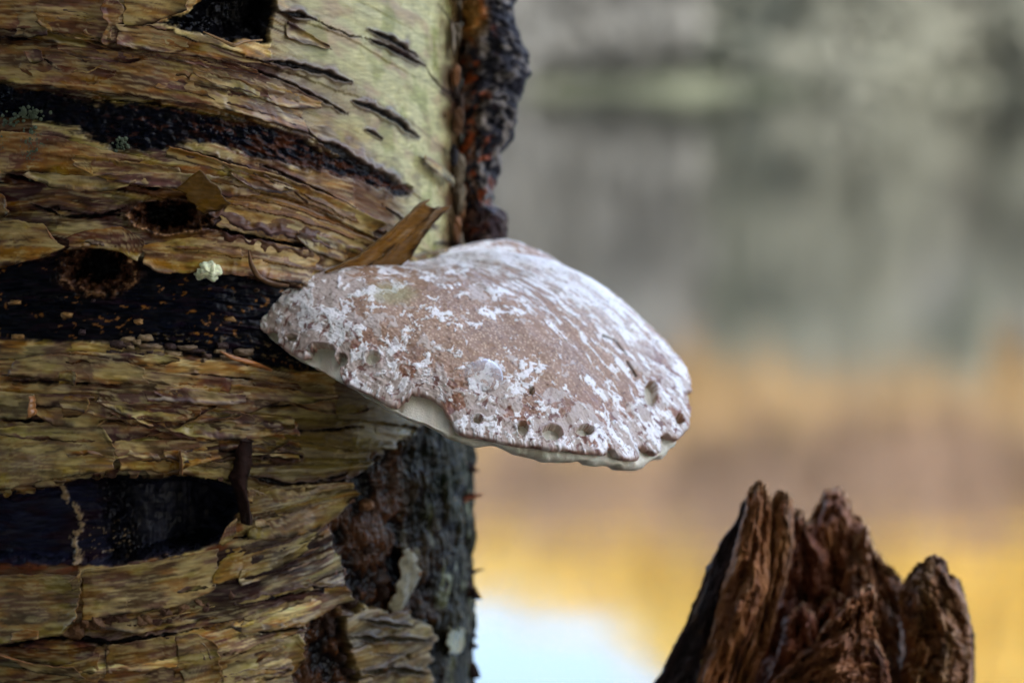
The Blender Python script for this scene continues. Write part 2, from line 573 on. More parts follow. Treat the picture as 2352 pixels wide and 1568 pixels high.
def bark_colour(S, T, r1, r2, seed):
    """smooth sheets: soft fields of ochre, cream, olive, rust and mauve, crossed by fine dashes along the grain"""
    a = fbm(S / 210, T / 80, seed + 1, 4)
    b = fbm(S / 150, T / 60, seed + 2, 4)
    m = fbm(S / 120, T / 34, seed + 3, 4)
    c = np.broadcast_to(OCHRE, S.shape + (3,)).copy()
    c = mixc(c, CREAM, sstep(-0.2, 0.35, a + 0.7 * (r1 - 0.5)))
    c = mixc(c, OLIVE, sstep(0.0, 0.5, b + 0.5 * (r2 - 0.5)) * 0.65)
    c = mixc(c, MAUVE, sstep(0.0, 0.4, m + 0.06 + 0.7 * (r2 - 0.5)) * 0.82)
    c = mixc(c, RUST, sstep(0.2, 0.55, fbm(S / 100, T / 24, seed + 4, 4)) * 0.55)
    c = mixc(c, lin(60, 44, 50), sstep(0.14, 0.48, fbm(S / 190, T / 40, seed + 8, 4)) * 0.8)
    d1 = fbm(S / 60, T / 6.0, seed + 6, 2)
    d2 = fbm(S / 130, T / 10, seed + 7, 3)
    d3 = fbm(S / 40, T / 12, seed + 9, 2)
    c = mixc(c, lin(222, 212, 168), sstep(0.05, 0.5, -d1 - 0.4 * d2) * 0.55)
    c = mixc(c, lin(108, 74, 48), sstep(0.08, 0.5, d1 * 0.7 + 0.5 * d2) * 0.5)
    c = mixc(c, lin(56, 38, 36), sstep(0.32, 0.62, d1 * 0.6 + 0.6 * d2) * 0.7)
    return c * (1 + 0.15 * d3 - 0.15 * d2)[..., None]


DARK1 = [(-900, 180), (-200, 190), (0, 200), (60, 210), (200, 232), (400, 248), (500, 268), (640, 296), (760, 346), (945, 436), (930, 452), (800, 402), (680, 372), (560, 350), (480, 330), (390, 335), (375, 352), (260, 335), (150, 292), (0, 275), (-200, 265), (-900, 250)]
DARK2 = [(-900, 640), (-200, 620), (0, 612), (110, 592), (150, 570), (300, 590), (370, 622), (560, 634), (640, 655), (760, 680), (860, 770), (800, 860), (620, 842), (480, 822), (330, 796), (200, 788), (0, 784), (-200, 784), (-900, 780)]
CAVITY = [(-900, 1165), (-200, 1148), (0, 1137), (120, 1108), (250, 1090), (350, 1096), (450, 1090), (530, 1108), (560, 1160), (537, 1200), (530, 1232), (490, 1255), (380, 1280), (250, 1303), (180, 1300), (0, 1295), (-200, 1290), (-900, 1290)]
TOPHOLE = [(350, 55), (440, 30), (470, -20), (470, -160), (645, -160), (625, 40), (612, 96), (560, 90), (530, 106), (480, 80), (400, 62)]
ROT = [(800, 1108), (870, 1065), (940, 1005), (985, 975), (1040, 940), (2600, 940), (2600, 2600), (640, 2600), (668, 1600), (690, 1500), (700, 1430), (760, 1392), (800, 1370), (792, 1330), (770, 1262), (758, 1200), (790, 1150)]
SMOOTH = [(640, -200), (1100, -200), (1075, 560), (960, 600), (930, 440), (760, 280), (650, 200)]
CRACKS = [([(800, 1462), (860, 1468), (985, 1470)], 9), ([(826, 1542), (900, 1538), (990, 1546)], 9), ([(830, 1424), (900, 1434), (950, 1440)], 8), ([(850, 1500), (930, 1504)], 4),
          ([(0, 87), (117, 89), (225, 110), (281, 110), (356, 120), (422, 131), (500, 146)], 8), ([(375, 323), (422, 347), (492, 361), (539, 384), (609, 413), (703, 464)], 7),
          ([(563, 347), (633, 361), (703, 366), (731, 389)], 17), ([(727, 323), (797, 361), (867, 403), (942, 445)], 20), ([(0, 403), (94, 413), (197, 422), (263, 417), (328, 427), (403, 427)], 10),
          ([(66, 469), (141, 497), (234, 497), (291, 473)], 7), ([(474, 497), (530, 526), (610, 545), (700, 558), (764, 578)], 20), ([(338, 624), (398, 624), (469, 638), (581, 642)], 8),
          ([(586, 375), (703, 422), (844, 497)], 3.5), ([(520, 366), (660, 430), (800, 506)], 3.5), ([(640, 400), (760, 450), (880, 520)], 3), ([(9, 876), (141, 879), (197, 883), (328, 876)], 7),
          ([(338, 911), (398, 918), (469, 909), (563, 907), (656, 916)], 12), ([(0, 968), (117, 970), (211, 956), (366, 956)], 9), ([(0, 991), (122, 991)], 12),
          ([(234, 1038), (305, 1033), (398, 1024), (516, 1019)], 8), ([(473, 1045), (586, 1038), (689, 1045)], 13), ([(572, 1094), (656, 1113), (727, 1111), (863, 1097)], 9),
          ([(839, 1057), (891, 1043)], 8), ([(577, 1174), (680, 1181), (731, 1169)], 4), ([(511, 1235), (609, 1232), (694, 1225)], 5), ([(0, 1338), (61, 1331), (103, 1329)], 8),
          ([(0, 1483), (28, 1479), (94, 1460), (178, 1465), (253, 1476), (356, 1460), (403, 1450)], 12), ([(291, 1385), (356, 1378)], 5), ([(539, 1385), (703, 1352), (788, 1347)], 10),
          ([(553, 1460), (703, 1436)], 7), ([(441, 1460), (470, 1500), (488, 1540)], 8), ([(244, 1483), (248, 1563)], 4), ([(162, 1338), (178, 1418)], 9), ([(506, 1549), (656, 1535)], 8),
          ([(0, 20), (120, 24), (230, 40)], 5), ([(560, 150), (680, 200), (800, 262)], 5), ([(380, 930), (520, 936), (700, 930)], 5), ([(0, 930), (90, 934), (200, 926)], 6), ([(0, 345), (150, 372), (260, 384)], 6),
          ([(180, 60), (260, 66), (300, 84)], 5), ([(420, 860), (560, 872), (700, 900)], 7), ([(560, 980), (700, 990), (840, 980)], 5), ([(0, 1425), (70, 1418), (150, 1405)], 4), ([(210, 1350), (300, 1344), (420, 1322)], 4)]
LENTICELS = [([(640, 28), (690, 36), (722, 46)], 11), ([(722, 46), (800, 84), (846, 88)], 3), ([(846, 88), (900, 110), (985, 152)], 9),
             ([(848, 66), (905, 92), (965, 128)], 9), ([(985, 152), (1040, 215), (1060, 236)], 3), ([(1035, 208), (1065, 232), (1085, 246)], 12),
             ([(600, 140), (660, 148), (740, 166), (808, 190)], 10), ([(808, 232), (880, 254), (972, 316)], 10), ([(842, 298), (880, 318)], 8),
             ([(975, 358), (1040, 405)], 7), ([(430, 505), (500, 522), (600, 545), (700, 562), (762, 576)], 12), ([(960, 498), (1010, 520)], 9),
             ([(0, 128), (100, 122), (240, 118), (330, 140)], 4), ([(560, 230), (700, 300), (760, 350)], 4), ([(1020, 8), (1085, 100), (1090, 140)], 3),
             ([(60, 825), (160, 838), (250, 848)], 9), ([(0, 862), (110, 868)], 9), ([(0, 1000), (120, 1003)], 8), ([(600, 1050), (690, 1046)], 9),
             ([(850, 1072), (900, 1058)], 6), ([(0, 1388), (60, 1370), (130, 1362)], 7), ([(300, 1055), (480, 1038), (520, 1030)], 6),
             ([(0, 1080), (40, 1084)], 9), ([(700, 1110), (800, 1085)], 6), ([(560, 1190), (700, 1175), (720, 1160)], 3), ([(530, 1285), (690, 1240), (740, 1230)], 4),
             ([(1010, 556), (1060, 560)], 8), ([(930, 610), (980, 590), (1040, 585)], 5), ([(880, 470), (985, 545)], 4)]


def region_band_upper(x, y, S, T, h, col):
    mm = 0.001
    jit = 20 * fbm(S / 80, T / 30, 81, 5, 0.6)
    for poly, dep, sd_ in ((DARK1, 2.4, 82),):
        m = sstep(6, -6, sd_poly(poly, x, y) + jit)
        if poly is DARK1:
            ro = 1.5 * fbm(S / 26, T / 16, sd_, 4) + 0.9 * np.abs(fbm(S / 50, T / 10, sd_ + 1, 3))
            c = np.broadcast_to(BLUEB, col.shape) * (1 + 0.6 * fbm(S / 20, T / 10, sd_ + 2, 3))[..., None]
            c = mixc(c, lin(120, 84, 66), sstep(0.25, 0.5, fbm(S / 28, T / 14, sd_ + 3, 3)) * 0.7 * sstep(0, 500, x))
            c = mixc(c, BROWN, sstep(350, 650, x) * sstep(-0.1, 0.4, fbm(S / 60, T / 14, sd_ + 4, 3)) * 0.8)
        else:
            ro = 1.5 * fbm(S / 130, T / 26, sd_, 5, 0.6) + 0.5 * fbm(S / 60, T / 8, sd_ + 1, 4) + 0.22 * perlin(S / 90, T / 3.2, sd_ + 6)
            c = np.broadcast_to(BLUEB * 0.95, col.shape) * (1 + 0.8 * fbm(S / 50, T / 5, sd_ + 2, 3))[..., None]
            c = mixc(c, lin(62, 46, 58), sstep(0.1, 0.5, fbm(S / 90, T / 20, sd_ + 3, 3)) * 0.7)
            sp = sstep(0.34, 0.5, fbm(S / 20, T / 11, sd_ + 7, 4)) * sstep(0.0, 0.3, fbm(S / 110, T / 45, sd_ + 8, 2))
            c = mixc(c, lin(176, 132, 70), sp * 0.85)
            sp2 = sstep(0.3, 0.5, fbm(S / 22, T / 8, sd_ + 9, 3)) * sstep(60, 20, np.abs(y - 790 - 0.05 * x)) * sstep(250, 330, x)
            c = mixc(c, lin(150, 132, 96), sp2 * 0.8); ro = ro + 0.9 * sp2
        h = h * (1 - m) + m * (-dep + ro) * mm
        col = col * (1 - m[..., None]) + c * m[..., None]
    return h, col


def region_band_main(x, y, S, T, h, col):
    mm = 0.001
    jit = 13 * fbm(S / 80, T / 24, 81, 5, 0.6)
    for poly, dep, sd_ in ((DARK2, 4.2, 92),):
        m = sstep(6, -6, sd_poly(poly, x, y) + jit)
        if poly is DARK1:
            ro = 1.5 * fbm(S / 26, T / 16, sd_, 4) + 0.9 * np.abs(fbm(S / 50, T / 10, sd_ + 1, 3))
            c = np.broadcast_to(BLUEB, col.shape) * (1 + 0.6 * fbm(S / 20, T / 10, sd_ + 2, 3))[..., None]
            c = mixc(c, lin(120, 84, 66), sstep(0.25, 0.5, fbm(S / 28, T / 14, sd_ + 3, 3)) * 0.7 * sstep(0, 500, x))
            c = mixc(c, BROWN, sstep(350, 650, x) * sstep(-0.1, 0.4, fbm(S / 60, T / 14, sd_ + 4, 3)) * 0.8)
        else:
            ro = 1.5 * fbm(S / 130, T / 26, sd_, 5, 0.6) + 0.5 * fbm(S / 60, T / 8, sd_ + 1, 4) + 0.22 * perlin(S / 90, T / 3.2, sd_ + 6)
            c = np.broadcast_to(BLUEB * 0.95, col.shape) * (1 + 0.8 * fbm(S / 50, T / 5, sd_ + 2, 3))[..., None]
            c = mixc(c, lin(62, 46, 58), sstep(0.1, 0.5, fbm(S / 90, T / 20, sd_ + 3, 3)) * 0.7)
            sp = sstep(0.34, 0.5, fbm(S / 20, T / 11, sd_ + 7, 4)) * sstep(0.0, 0.3, fbm(S / 110, T / 45, sd_ + 8, 2))
            c = mixc(c, lin(176, 132, 70), sp * 0.85)
            sp2 = sstep(0.3, 0.5, fbm(S / 22, T / 8, sd_ + 9, 3)) * sstep(60, 20, np.abs(y - 790 - 0.05 * x)) * sstep(250, 330, x)
            c = mixc(c, lin(150, 132, 96), sp2 * 0.8); ro = ro + 0.9 * sp2
        h = h * (1 - m) + m * (-dep + ro) * mm
        col = col * (1 - m[..., None]) + c * m[..., None]
    return h, col


def region_knots(x, y, S, T, h, col):
    mm = 0.001
    for kx, ky, rx, ry in ((222, 622, 92, 58), (388, 498, 96, 40)):
        an = np.arctan2((y - ky) / ry, (x - kx) / rx)
        d = np.hypot((x - kx) / rx, (y - ky) / ry) * (1 + 0.12 * perlin(an * 2 + 9, an * 0 + kx, 95)) + 0.08 * fbm(x / 20, y / 20, 96, 3)
        ins = sstep(1.0, 0.86, d)
        rim = np.exp(-((d - 0.98) / 0.15) ** 2)
        crumb = fbm(x / 26, y / 22, 97, 5, 0.66)
        core = sstep(0.75, 0.35, d + 0.35 * crumb + 0.25 * (y - ky) / ry)
        h = h * (1 - ins) + ins * (-4.5 - 6.5 * core + 3.0 * crumb + 2.4 * d ** 2) * mm + rim * (2.2 + 2.0 * crumb) * mm
        c = np.broadcast_to(lin(84, 60, 46), col.shape) * (1 + 0.8 * crumb)[..., None]
        c = mixc(c, lin(190, 156, 116), sstep(0.1, 0.5, crumb + 0.3 * (y - ky) / ry) * rim * 0.9)
        c = mixc(c, lin(140, 108, 80), sstep(0.2, 0.5, fbm(x / 13, y / 13, 98, 3)) * 0.55)
        c = mixc(c, BLACK, np.clip(core + sstep(0.1, 0.5, -crumb) * 0.8, 0, 1))
        k = np.clip(ins + rim * 0.9, 0, 1)[..., None]
        col = col * (1 - k) + c * k
    return h, col


def region_holes(x, y, S, T, h, col):
    mm = 0.001
    jit = 11 * fbm(S / 60, T / 26, 101, 5, 0.65)
    d = sd_poly(CAVITY, x, y) + jit
    m = sstep(3, -3, d)
    right = sstep(230, 310, x + 40 * fbm(x / 50, y / 50, 104, 4))
    ro = (0.8 * fbm(S / 90, T / 14, 102, 5) + 1.0 * fbm(S / 160, T / 40, 114, 2)) * (1 - right) + (0.35 * fbm(x / 12, y / 90, 103, 4) + 1.6 * fbm(x / 70, y / 60, 115, 4)) * right
    dep = (5.5 + right * (6.0 + 10.0 * sstep(300, 520, x))) * sstep(0, -30, d) + 1.5
    c = np.broadcast_to(lin(54, 56, 74), col.shape) * (1 + 0.6 * fbm(S / 60, T / 6, 105, 3))[..., None]
    c = mixc(c, lin(60, 42, 52), (1 - right) * sstep(-0.1, 0.4, fbm(S / 120, T / 24, 106, 3)) * 0.8)
    c = c * (1 - right[..., None]) + (np.broadcast_to(lin(48, 50, 60), col.shape) * (1 + 0.5 * fbm(x / 12, y / 110, 107, 4) + 0.5 * fbm(x / 50, y / 40, 116, 3))[..., None]) * right[..., None]
    band = sstep(60, 10, np.abs(x - 270 - 0.2 * (y - 1190)))
    c = mixc(c, BLACK * 0.8, band * 0.8); ro = ro + band * 1.6 * fbm(x / 14, y / 14, 108, 4)
    trail = sd_line([(128, 1115), (140, 1150), (170, 1180), (180, 1215), (160, 1240), (176, 1295)], x, y)
    sp = sstep(9, 1, trail + 15 * fbm(x / 16, y / 16, 109, 4, 0.65)) + 0.8 * sstep(0.4, 0.55, fbm(x / 12, y / 9, 110, 3)) * sstep(90, 30, np.abs(x - 240)) * sstep(60, 20, np.abs(y - 1240))
    c = mixc(c, lin(196, 176, 140), sp * 0.8); ro = ro + np.clip(sp, 0, 1) * 0.9
    h = h * (1 - m) + m * (-dep + ro) * mm
    col = col * (1 - m[..., None]) + c * m[..., None]
    col = mixc(col, RUST, np.exp(-((d - 9) / 8) ** 2) * (y > 1200) * 0.8 * sstep(-0.3, 0.3, fbm(S / 60, T / 20, 113, 3)))
    d = sd_poly(TOPHOLE, x, y) + jit
    m = sstep(3, -3, d)
    h = h * (1 - m) + m * (-3 - 11 * sstep(0, -45, d) + 1.2 * fbm(x / 18, y / 18, 111, 4)) * mm
    col = col * (1 - m[..., None]) + (np.broadcast_to(BLACK * 0.9, col.shape) * (1 + 0.7 * fbm(x / 14, y / 14, 112, 4))[..., None]) * m[..., None]
    return h, col


def region_rot(x, y, S, T, h, col):
    mm = 0.001
    jit = 12 * fbm(x / 40, y / 40, 121, 4)
    d = sd_poly(ROT, x, y) + jit
    d = np.maximum(d, -(sd_poly([(784, 1402), (850, 1392), (930, 1402), (992, 1428), (1000, 1700), (840, 1700), (822, 1540), (800, 1470)], x, y) + 1.6 * jit))
    pm = sstep(40, -10, sd_poly([(784, 1402), (992, 1428), (1000, 1700), (840, 1700), (800, 1470)], x, y))
    col = mixc(col, lin(96, 90, 62) * (1 + 0.5 * fbm(S / 60, T / 8, 117, 3))[..., None], pm * 0.55)
    m = sstep(5, -6, d)
    side = sstep(900, 1040, x + 70 * fbm(x / 80, y / 130, 122, 4) - 0.10 * (y - 1250))
    lo_ = fbm(x / 95, y / 130, 129, 3)
    cr = 0.75 * fbm(x / 40, y / 60, 123, 5, 0.58) + 0.7 * lo_
    vs = fbm(x / 19, y / 150, 124, 5, 0.6)
    ro = (3.6 * cr - 5.6) * (1 - side) + side * (3.0 * vs + 1.5 * cr - 2.0)
    c = np.broadcast_to(lin(82, 60, 42), col.shape) * (1 + 1.0 * cr)[..., None]
    c = mixc(c, BLACK, sstep(-0.15, 0.35, -cr) * 0.9)
    c = mixc(c, lin(150, 104, 66), sstep(0.3, 0.6, fbm(x / 11, y / 11, 125, 3)) * 0.55 * sstep(-0.3, 0.2, cr))
    c2 = np.broadcast_to(lin(56, 54, 36), col.shape) * (1 + 0.8 * vs)[..., None]
    c2 = mixc(c2, BLACK, sstep(0.0, 0.3, -vs) * 0.92)
    c2 = mixc(c2, lin(150, 154, 118), sstep(0.2, 0.5, fbm(x / 24, y / 150, 126, 3) + 0.35 * fbm(x / 18, y / 40, 127, 3)) * 0.75 * sstep(1040, 1180, y))
    c2 = mixc(c2, lin(36, 48, 26), sstep(-0.2, 0.3, fbm(x / 30, y / 60, 128, 4)) * 0.8 * sstep(1330, 1020, y))
    c = c * (1 - side[..., None]) + c2 * side[..., None]
    h = h * (1 - m) + m * ro * mm
    col = col * (1 - m[..., None]) + c * m[..., None]
    return h, col


def build_trunk():
    root = empty("birch_tree", (AX_X, AX_Y, 0.34), "weathered birch trunk with peeling ochre bark carrying the bracket fungus", "tree")
    st = 0.00042
    th = np.r_[np.linspace(-math.pi, math.radians(-32), 60)[:-1], np.arange(math.radians(-32), math.radians(98), st / R_T), np.linspace(math.radians(98), math.pi, 40)[1:]]
    zt, zb = trunk_hit(np.array(300.0), np.array(-90.0))[1], trunk_hit(np.array(300.0), np.array(1680.0))[1]
    z = np.r_[np.linspace(0.30, zb, 40)[:-1], np.arange(zb, zt, st), np.linspace(zt, 2.6, 90)[1:]]
    nu, nv = len(th), len(z)
    TH, Z = np.meshgrid(th, z)
    x, y = px_coords(TH, Z)
    S = TH * R_T * PXM
    h, col = bark_field(*(np.asarray(q, np.float32) for q in (S, x, y)))
    # low-frequency irregularity of the stem and its root flare
    h = h + 0.004 * perlin(TH * 1.1 + 3, Z * 3.0, 77) + 0.03 * np.clip((0.5 - Z) / 0.2, 0, 1) ** 2
    h = h + 0.0045 * sstep(930, 1090, y) * sstep(0.9, 1.25, TH) * sstep(2.4, 1.8, TH)
    V = trunk_pt(TH, Z, h)
    o = mesh_obj("trunk", V, grid_faces(nu, nv), M_BARK, root, col)
    return root


def rich(c):
    lum = c @ np.array([0.3, 0.55, 0.15])
    c = lum[..., None] + (c - lum[..., None]) * 1.12
    return np.clip(c, 0.002, 0.9) ** 1.36 * 0.95 * np.array([0.98, 0.98, 1.06])


def bark_field(S, x, y):
    T0 = ring_coord(x, y)
    T = T0 + 13 * fbm(S / 330, T0 / 140, 11, 3) + 3.0 * fbm(S / 130, T0 / 60, 12, 2)
    Te = T + 5.0 * fbm(S / 70, T / 40, 14, 4, 0.6) + 1.6 * fbm(S / 14, T0 / 12, 13, 2)
    mm = 0.001
    sd_s = sd_poly(SMOOTH, x, y)
    sm = sstep(70, -60, sd_s + 40 * fbm(x / 120, y / 120, 15, 3))
    i, j, f, w, dl, dr = strip_cells(S, Te, 44, 130, 400, 1100, 21)
    r1, r2, r3 = rnd(i, j, 31), rnd(i, j, 32), rnd(i, j, 33)
    h1 = -1.7 + 1.5 * r1 + 1.9 * r2 * sstep(0.45, 1.0, f) ** 1.5 - 0.6 * (1 - sstep(0, 0.2, f)) + 0.8 * r3 * np.exp(-dr / 14) * (r3 > 0.5)
    i2, j2, f2, w2, dl2, dr2 = strip_cells(S, T + 3 * fbm(S / 50, T / 20, 18, 2), 7, 26, 120, 460, 22)
    q1, q2 = rnd(i2, j2, 34), rnd(i2, j2, 35)
    h2 = 0.28 * (q1 - 0.5) + 0.2 * q2 * sstep(0.4, 1, f2)
    fib = 0.08 * fbm(S / 40, T / 3.0, 41, 3) + 0.22 * fbm(S / 110, T / 40, 42, 3)
    amp = 1 - 0.86 * sm
    h = (h1 * amp - 0.2 * sm + h2 * (amp * 0.9 + 0.05) + fib * (1 - 0.5 * sm)) * mm
    col = bark_colour(S, T, 0.6 * r3 + 0.4 * q1, 0.5 * r2 + 0.5 * q2, 50)
    # every strip has weathered to a tone of its own
    cls = rnd(i, j, 36); c2 = rnd(i, j, 37)
    tone = 0.62 + 1.0 * cls ** 1.2
    t_ = (tone * amp + (1 - amp))[..., None]
    col = col * t_
    col = mixc(col, lin(206, 190, 140), (cls > 0.62) * (c2 > 0.35) * 0.4 * amp * sstep(0.5, -0.3, fbm(S / 90, T / 9, 49, 3)))
    col = mixc(col, lin(112, 78, 82), (c2 < 0.3) * 0.55 * amp * sstep(-0.3, 0.4, fbm(S / 120, T / 14, 38, 3)))
    # shallow stains on single small strips
    col = mixc(col, lin(70, 50, 50), sstep(0.75, 0.85, q2 + 0.25 * fbm(S / 80, T / 12, 48, 3)) * 0.5 * amp)
    col = mixc(col, BROWN, (r3 < 0.22) * 0.55 * amp)
    # black torn margins of the strips
    edge = sstep(1 - 5.5 / w, 1.0, f) * (r2 > 0.35) + 0.6 * sstep(1 - 2.5 / w2, 1, f2) * (q1 > 0.72)
    col = mixc(col, DARK * 0.7, edge * amp * sstep(-0.4, 0.2, fbm(S / 40, T / 30, 44, 3)))
    # long black cracks where a strip has parted from the next
    gap = (r1 + 1.1 * fbm(S / 190, T / 70, 45, 4) > 0.75)
    cw = np.minimum((3.0 + 17.0 * np.abs(fbm(S / 110, T / 40, 46, 4, 0.6))) / w, 0.45)
    ck = sstep(1 - cw, 1 - 0.35 * cw, f) * gap * amp
    h = h - 2.6 * mm * ck
    col = mixc(col, BLACK * 1.3, ck * 0.9)
    lipm = np.exp(-((f - (1 - 2.2 * cw)) / (0.7 * cw)) ** 2) * gap * amp
    col = mixc(col, lin(150, 128, 124), lipm * 0.35 * sstep(-0.2, 0.3, fbm(S / 40, T / 30, 47, 2)))
    # smooth greenish bark high on the lake side
    g = np.broadcast_to(PALEG, col.shape) * (1 + 0.22 * fbm(S / 60, T / 8, 61, 3) + 0.12 * fbm(S / 25, T / 25, 62, 3))[..., None]
    g = mixc(g, lin(176, 150, 128), sstep(0.0, 0.6, fbm(S / 130, T / 60, 63, 3)) * 0.6)
    g = mixc(g, lin(150, 156, 96), sstep(0.05, 0.5, fbm(S / 90, T / 120, 65, 3)) * 0.6)
    col = mixc(col, 0, sm * 0) * (1 - sm[..., None] * 0.9) + g * (sm[..., None] * 0.9)
    # mauve-brown stain below the top hole, warm ochre by the middle
    st = sstep(60, -60, sd_poly([(440, 120), (820, 210), (800, 260), (560, 230), (400, 180)], x, y) + 25 * fbm(x / 60, y / 40, 66, 3))
    col = mixc(col, lin(112, 74, 66), st * 0.75)
    st = sstep(70, -50, sd_poly([(330, 430), (780, 400), (900, 560), (560, 640), (400, 560)], x, y) + 30 * fbm(x / 80, y / 40, 67, 3))
    col = mixc(col, OCHRE * (0.9 + 0.5 * fbm(S / 40, T / 4, 69, 3))[..., None], st * 0.6)
    # dull olive bark under the fungus
    st = sstep(80, -60, sd_poly([(430, 920), (1000, 880), (960, 1010), (780, 1120), (560, 1180), (520, 1040)], x, y) + 30 * fbm(x / 80, y / 40, 68, 3))
    col = mixc(col, lin(134, 122, 62) * (1 + 0.5 * fbm(S / 60, T / 5, 70, 3))[..., None], st * 0.75)
    st = sstep(26, -24, sd_poly([(497, 1254), (703, 1221), (759, 1244), (656, 1324), (560, 1356), (469, 1376), (450, 1362)], x, y) + 26 * fbm(x / 60, y / 40, 76, 4))
    col = mixc(col, lin(58, 42, 46), st * 0.85)
    st = sstep(-26, 22, x - 1040 + 34 * fbm(x / 40, y / 50, 77, 4)) * sstep(640, 560, y)
    col = mixc(col, lin(92, 66, 46) * (1 + 0.5 * fbm(x / 16, y / 24, 78, 3))[..., None], st * 0.85)
    # lenticels: raised lips with black cores
    shp = x.shape
    h = h.ravel(); col = col.reshape(-1, 3)
    X_, Y_, S_, T_ = (np.ascontiguousarray(q, np.float32).ravel() for q in (x, y, S, T))
    for pts, wd in CRACKS + LENTICELS:
        wd = wd * 1.5
        p = np.array(pts)
        lo_, hi_ = p.min(0) - 34, p.max(0) + 34
        I = np.flatnonzero((X_ > lo_[0]) & (X_ < hi_[0]) & (Y_ > lo_[1]) & (Y_ < hi_[1]))
        if not len(I): continue
        xs, ys = X_[I], Y_[I]
        d = sd_line(pts, xs + 3 * perlin(xs / 60, ys / 40, 71), ys + 4.5 * fbm(xs / 60, ys / 30, 72, 4, 0.6))
        de = np.minimum(np.hypot(xs - p[0, 0], ys - p[0, 1]), np.hypot(xs - p[-1, 0], ys - p[-1, 1]))
        wv = wd * (0.75 + 0.6 * fbm(xs / 30, ys / 30, 73, 2)) * (0.25 + 0.75 * sstep(0, 45, de)) + 0.5
        m = sstep(wv * 0.62, wv * 0.3, d)
        lip = np.exp(-((d - wv * 0.7) / (wv * 0.35)) ** 2)
        h[I] += (0.8 * lip * min(1, wd / 10) - 1.6 * m + 0.5 * m * perlin(S_[I] / 6, T_[I] / 4, 74)) * mm
        stn = sstep(wv * 2.6, wv * 0.5, d + 5 * fbm(xs / 70, ys / 14, 75, 3)) * min(1, wd / 14)
        col[I] = mixc(col[I], lin(86, 58, 58), stn * 0.6)
        col[I] = mixc(col[I], lin(172, 156, 156), lip * 0.3 * (ys < np.interp(xs, p[:, 0], p[:, 1])) * min(1, wd / 14))
        col[I] = mixc(col[I], BLACK * 1.2, m * 0.93)
    h = h.reshape(shp); col = col.reshape(shp + (3,))
    h, col = h.ravel(), col.reshape(-1, 3)
    for fn, (xa, xb, ya, yb) in ((region_band_upper, (-9e9, 1000, 140, 500)), (region_band_main, (-9e9, 920, 520, 900)), (region_knots, (90, 520, 420, 720)),
                                 (region_holes, (-9e9, 700, -200, 150)), (region_holes, (-9e9, 620, 1040, 1350)), (region_rot, (560, 9e9, 880, 9e9))):
        I = np.flatnonzero((X_ > xa) & (X_ < xb) & (Y_ > ya) & (Y_ < yb))
        h[I], col[I] = fn(X_[I], Y_[I], S_[I], T_[I], h[I], col[I])
    h, col = h.reshape(shp), col.reshape(shp + (3,))
    return h, rich(col)


# ------------------------------------------------------------------ the bracket fungus
F_N = math.radians(50)
F_n = np.array([math.sin(F_N), -math.cos(F_N), 0]); F_t = np.array([math.cos(F_N), math.sin(F_N), 0])
_fth, _fz = trunk_hit(np.array(1000.0), np.array(594.0))
HUB = trunk_pt(_fth, _fz, -0.004)
RIM_PY = np.array([(-90, 640), (-50, 655), (-25, 676), (-8, 728), (5, 796), (20, 884), (30, 940), (40, 985), (50, 1008), (60, 1022), (70, 1032), (80, 1046), (88, 1040),
                   (95, 1022), (103, 990), (112, 945), (122, 892), (132, 838), (142, 805), (152, 758), (165, 706), (180, 690), (200, 700), (225, 690), (270, 640)], float)
RIM_P = np.array([(-90, 3), (-30, 3.2), (0, 3.0), (20, 2.5), (40, 2.0), (60, 1.8), (90, 1.75), (110, 1.75), (130, 1.9), (160, 2.2), (200, 3), (270, 3)], float)
BULGE = np.array([(-90, 4), (-30, 11), (0, 11), (20, 8.5), (40, 7), (60, 5), (90, 5), (110, 5), (130, 6), (150, 7), (170, 11), (182, 7), (195, 0), (270, 0)], float)


def fungus_rim(ph, rough=1.0, rho=1.0):
    """plan vector from hub to rim for ellipse angle ph (radians)"""
    c, s = np.cos(ph), np.sin(ph)
    a = np.where(c > 0, 0.0905, 0.088)
    b = 0.1175
    tc = -a * c
    dg = np.degrees(ph)
    nc = np.where(s >= 0, b * s, 0.035 * s - 0.85 * tc ** 2 / (2 * R_T) * sstep(0, -25, np.where(dg > 180, 180 - dg, dg)))
    k = 1 + rough * (0.022 * fbm(ph * 2.2, 0 * ph + 3, 301, 3) + 0.010 * np.asarray(rho) ** 14 * fbm(ph * 11, 0 * ph + 5, 302, 5, 0.65))
    return tc * k, nc * k


def fungus_z_from_py(X, Y, py):
    d = ray(0 * py, py)
    return CAM_H + Y * d[..., 2] / d[..., 1]


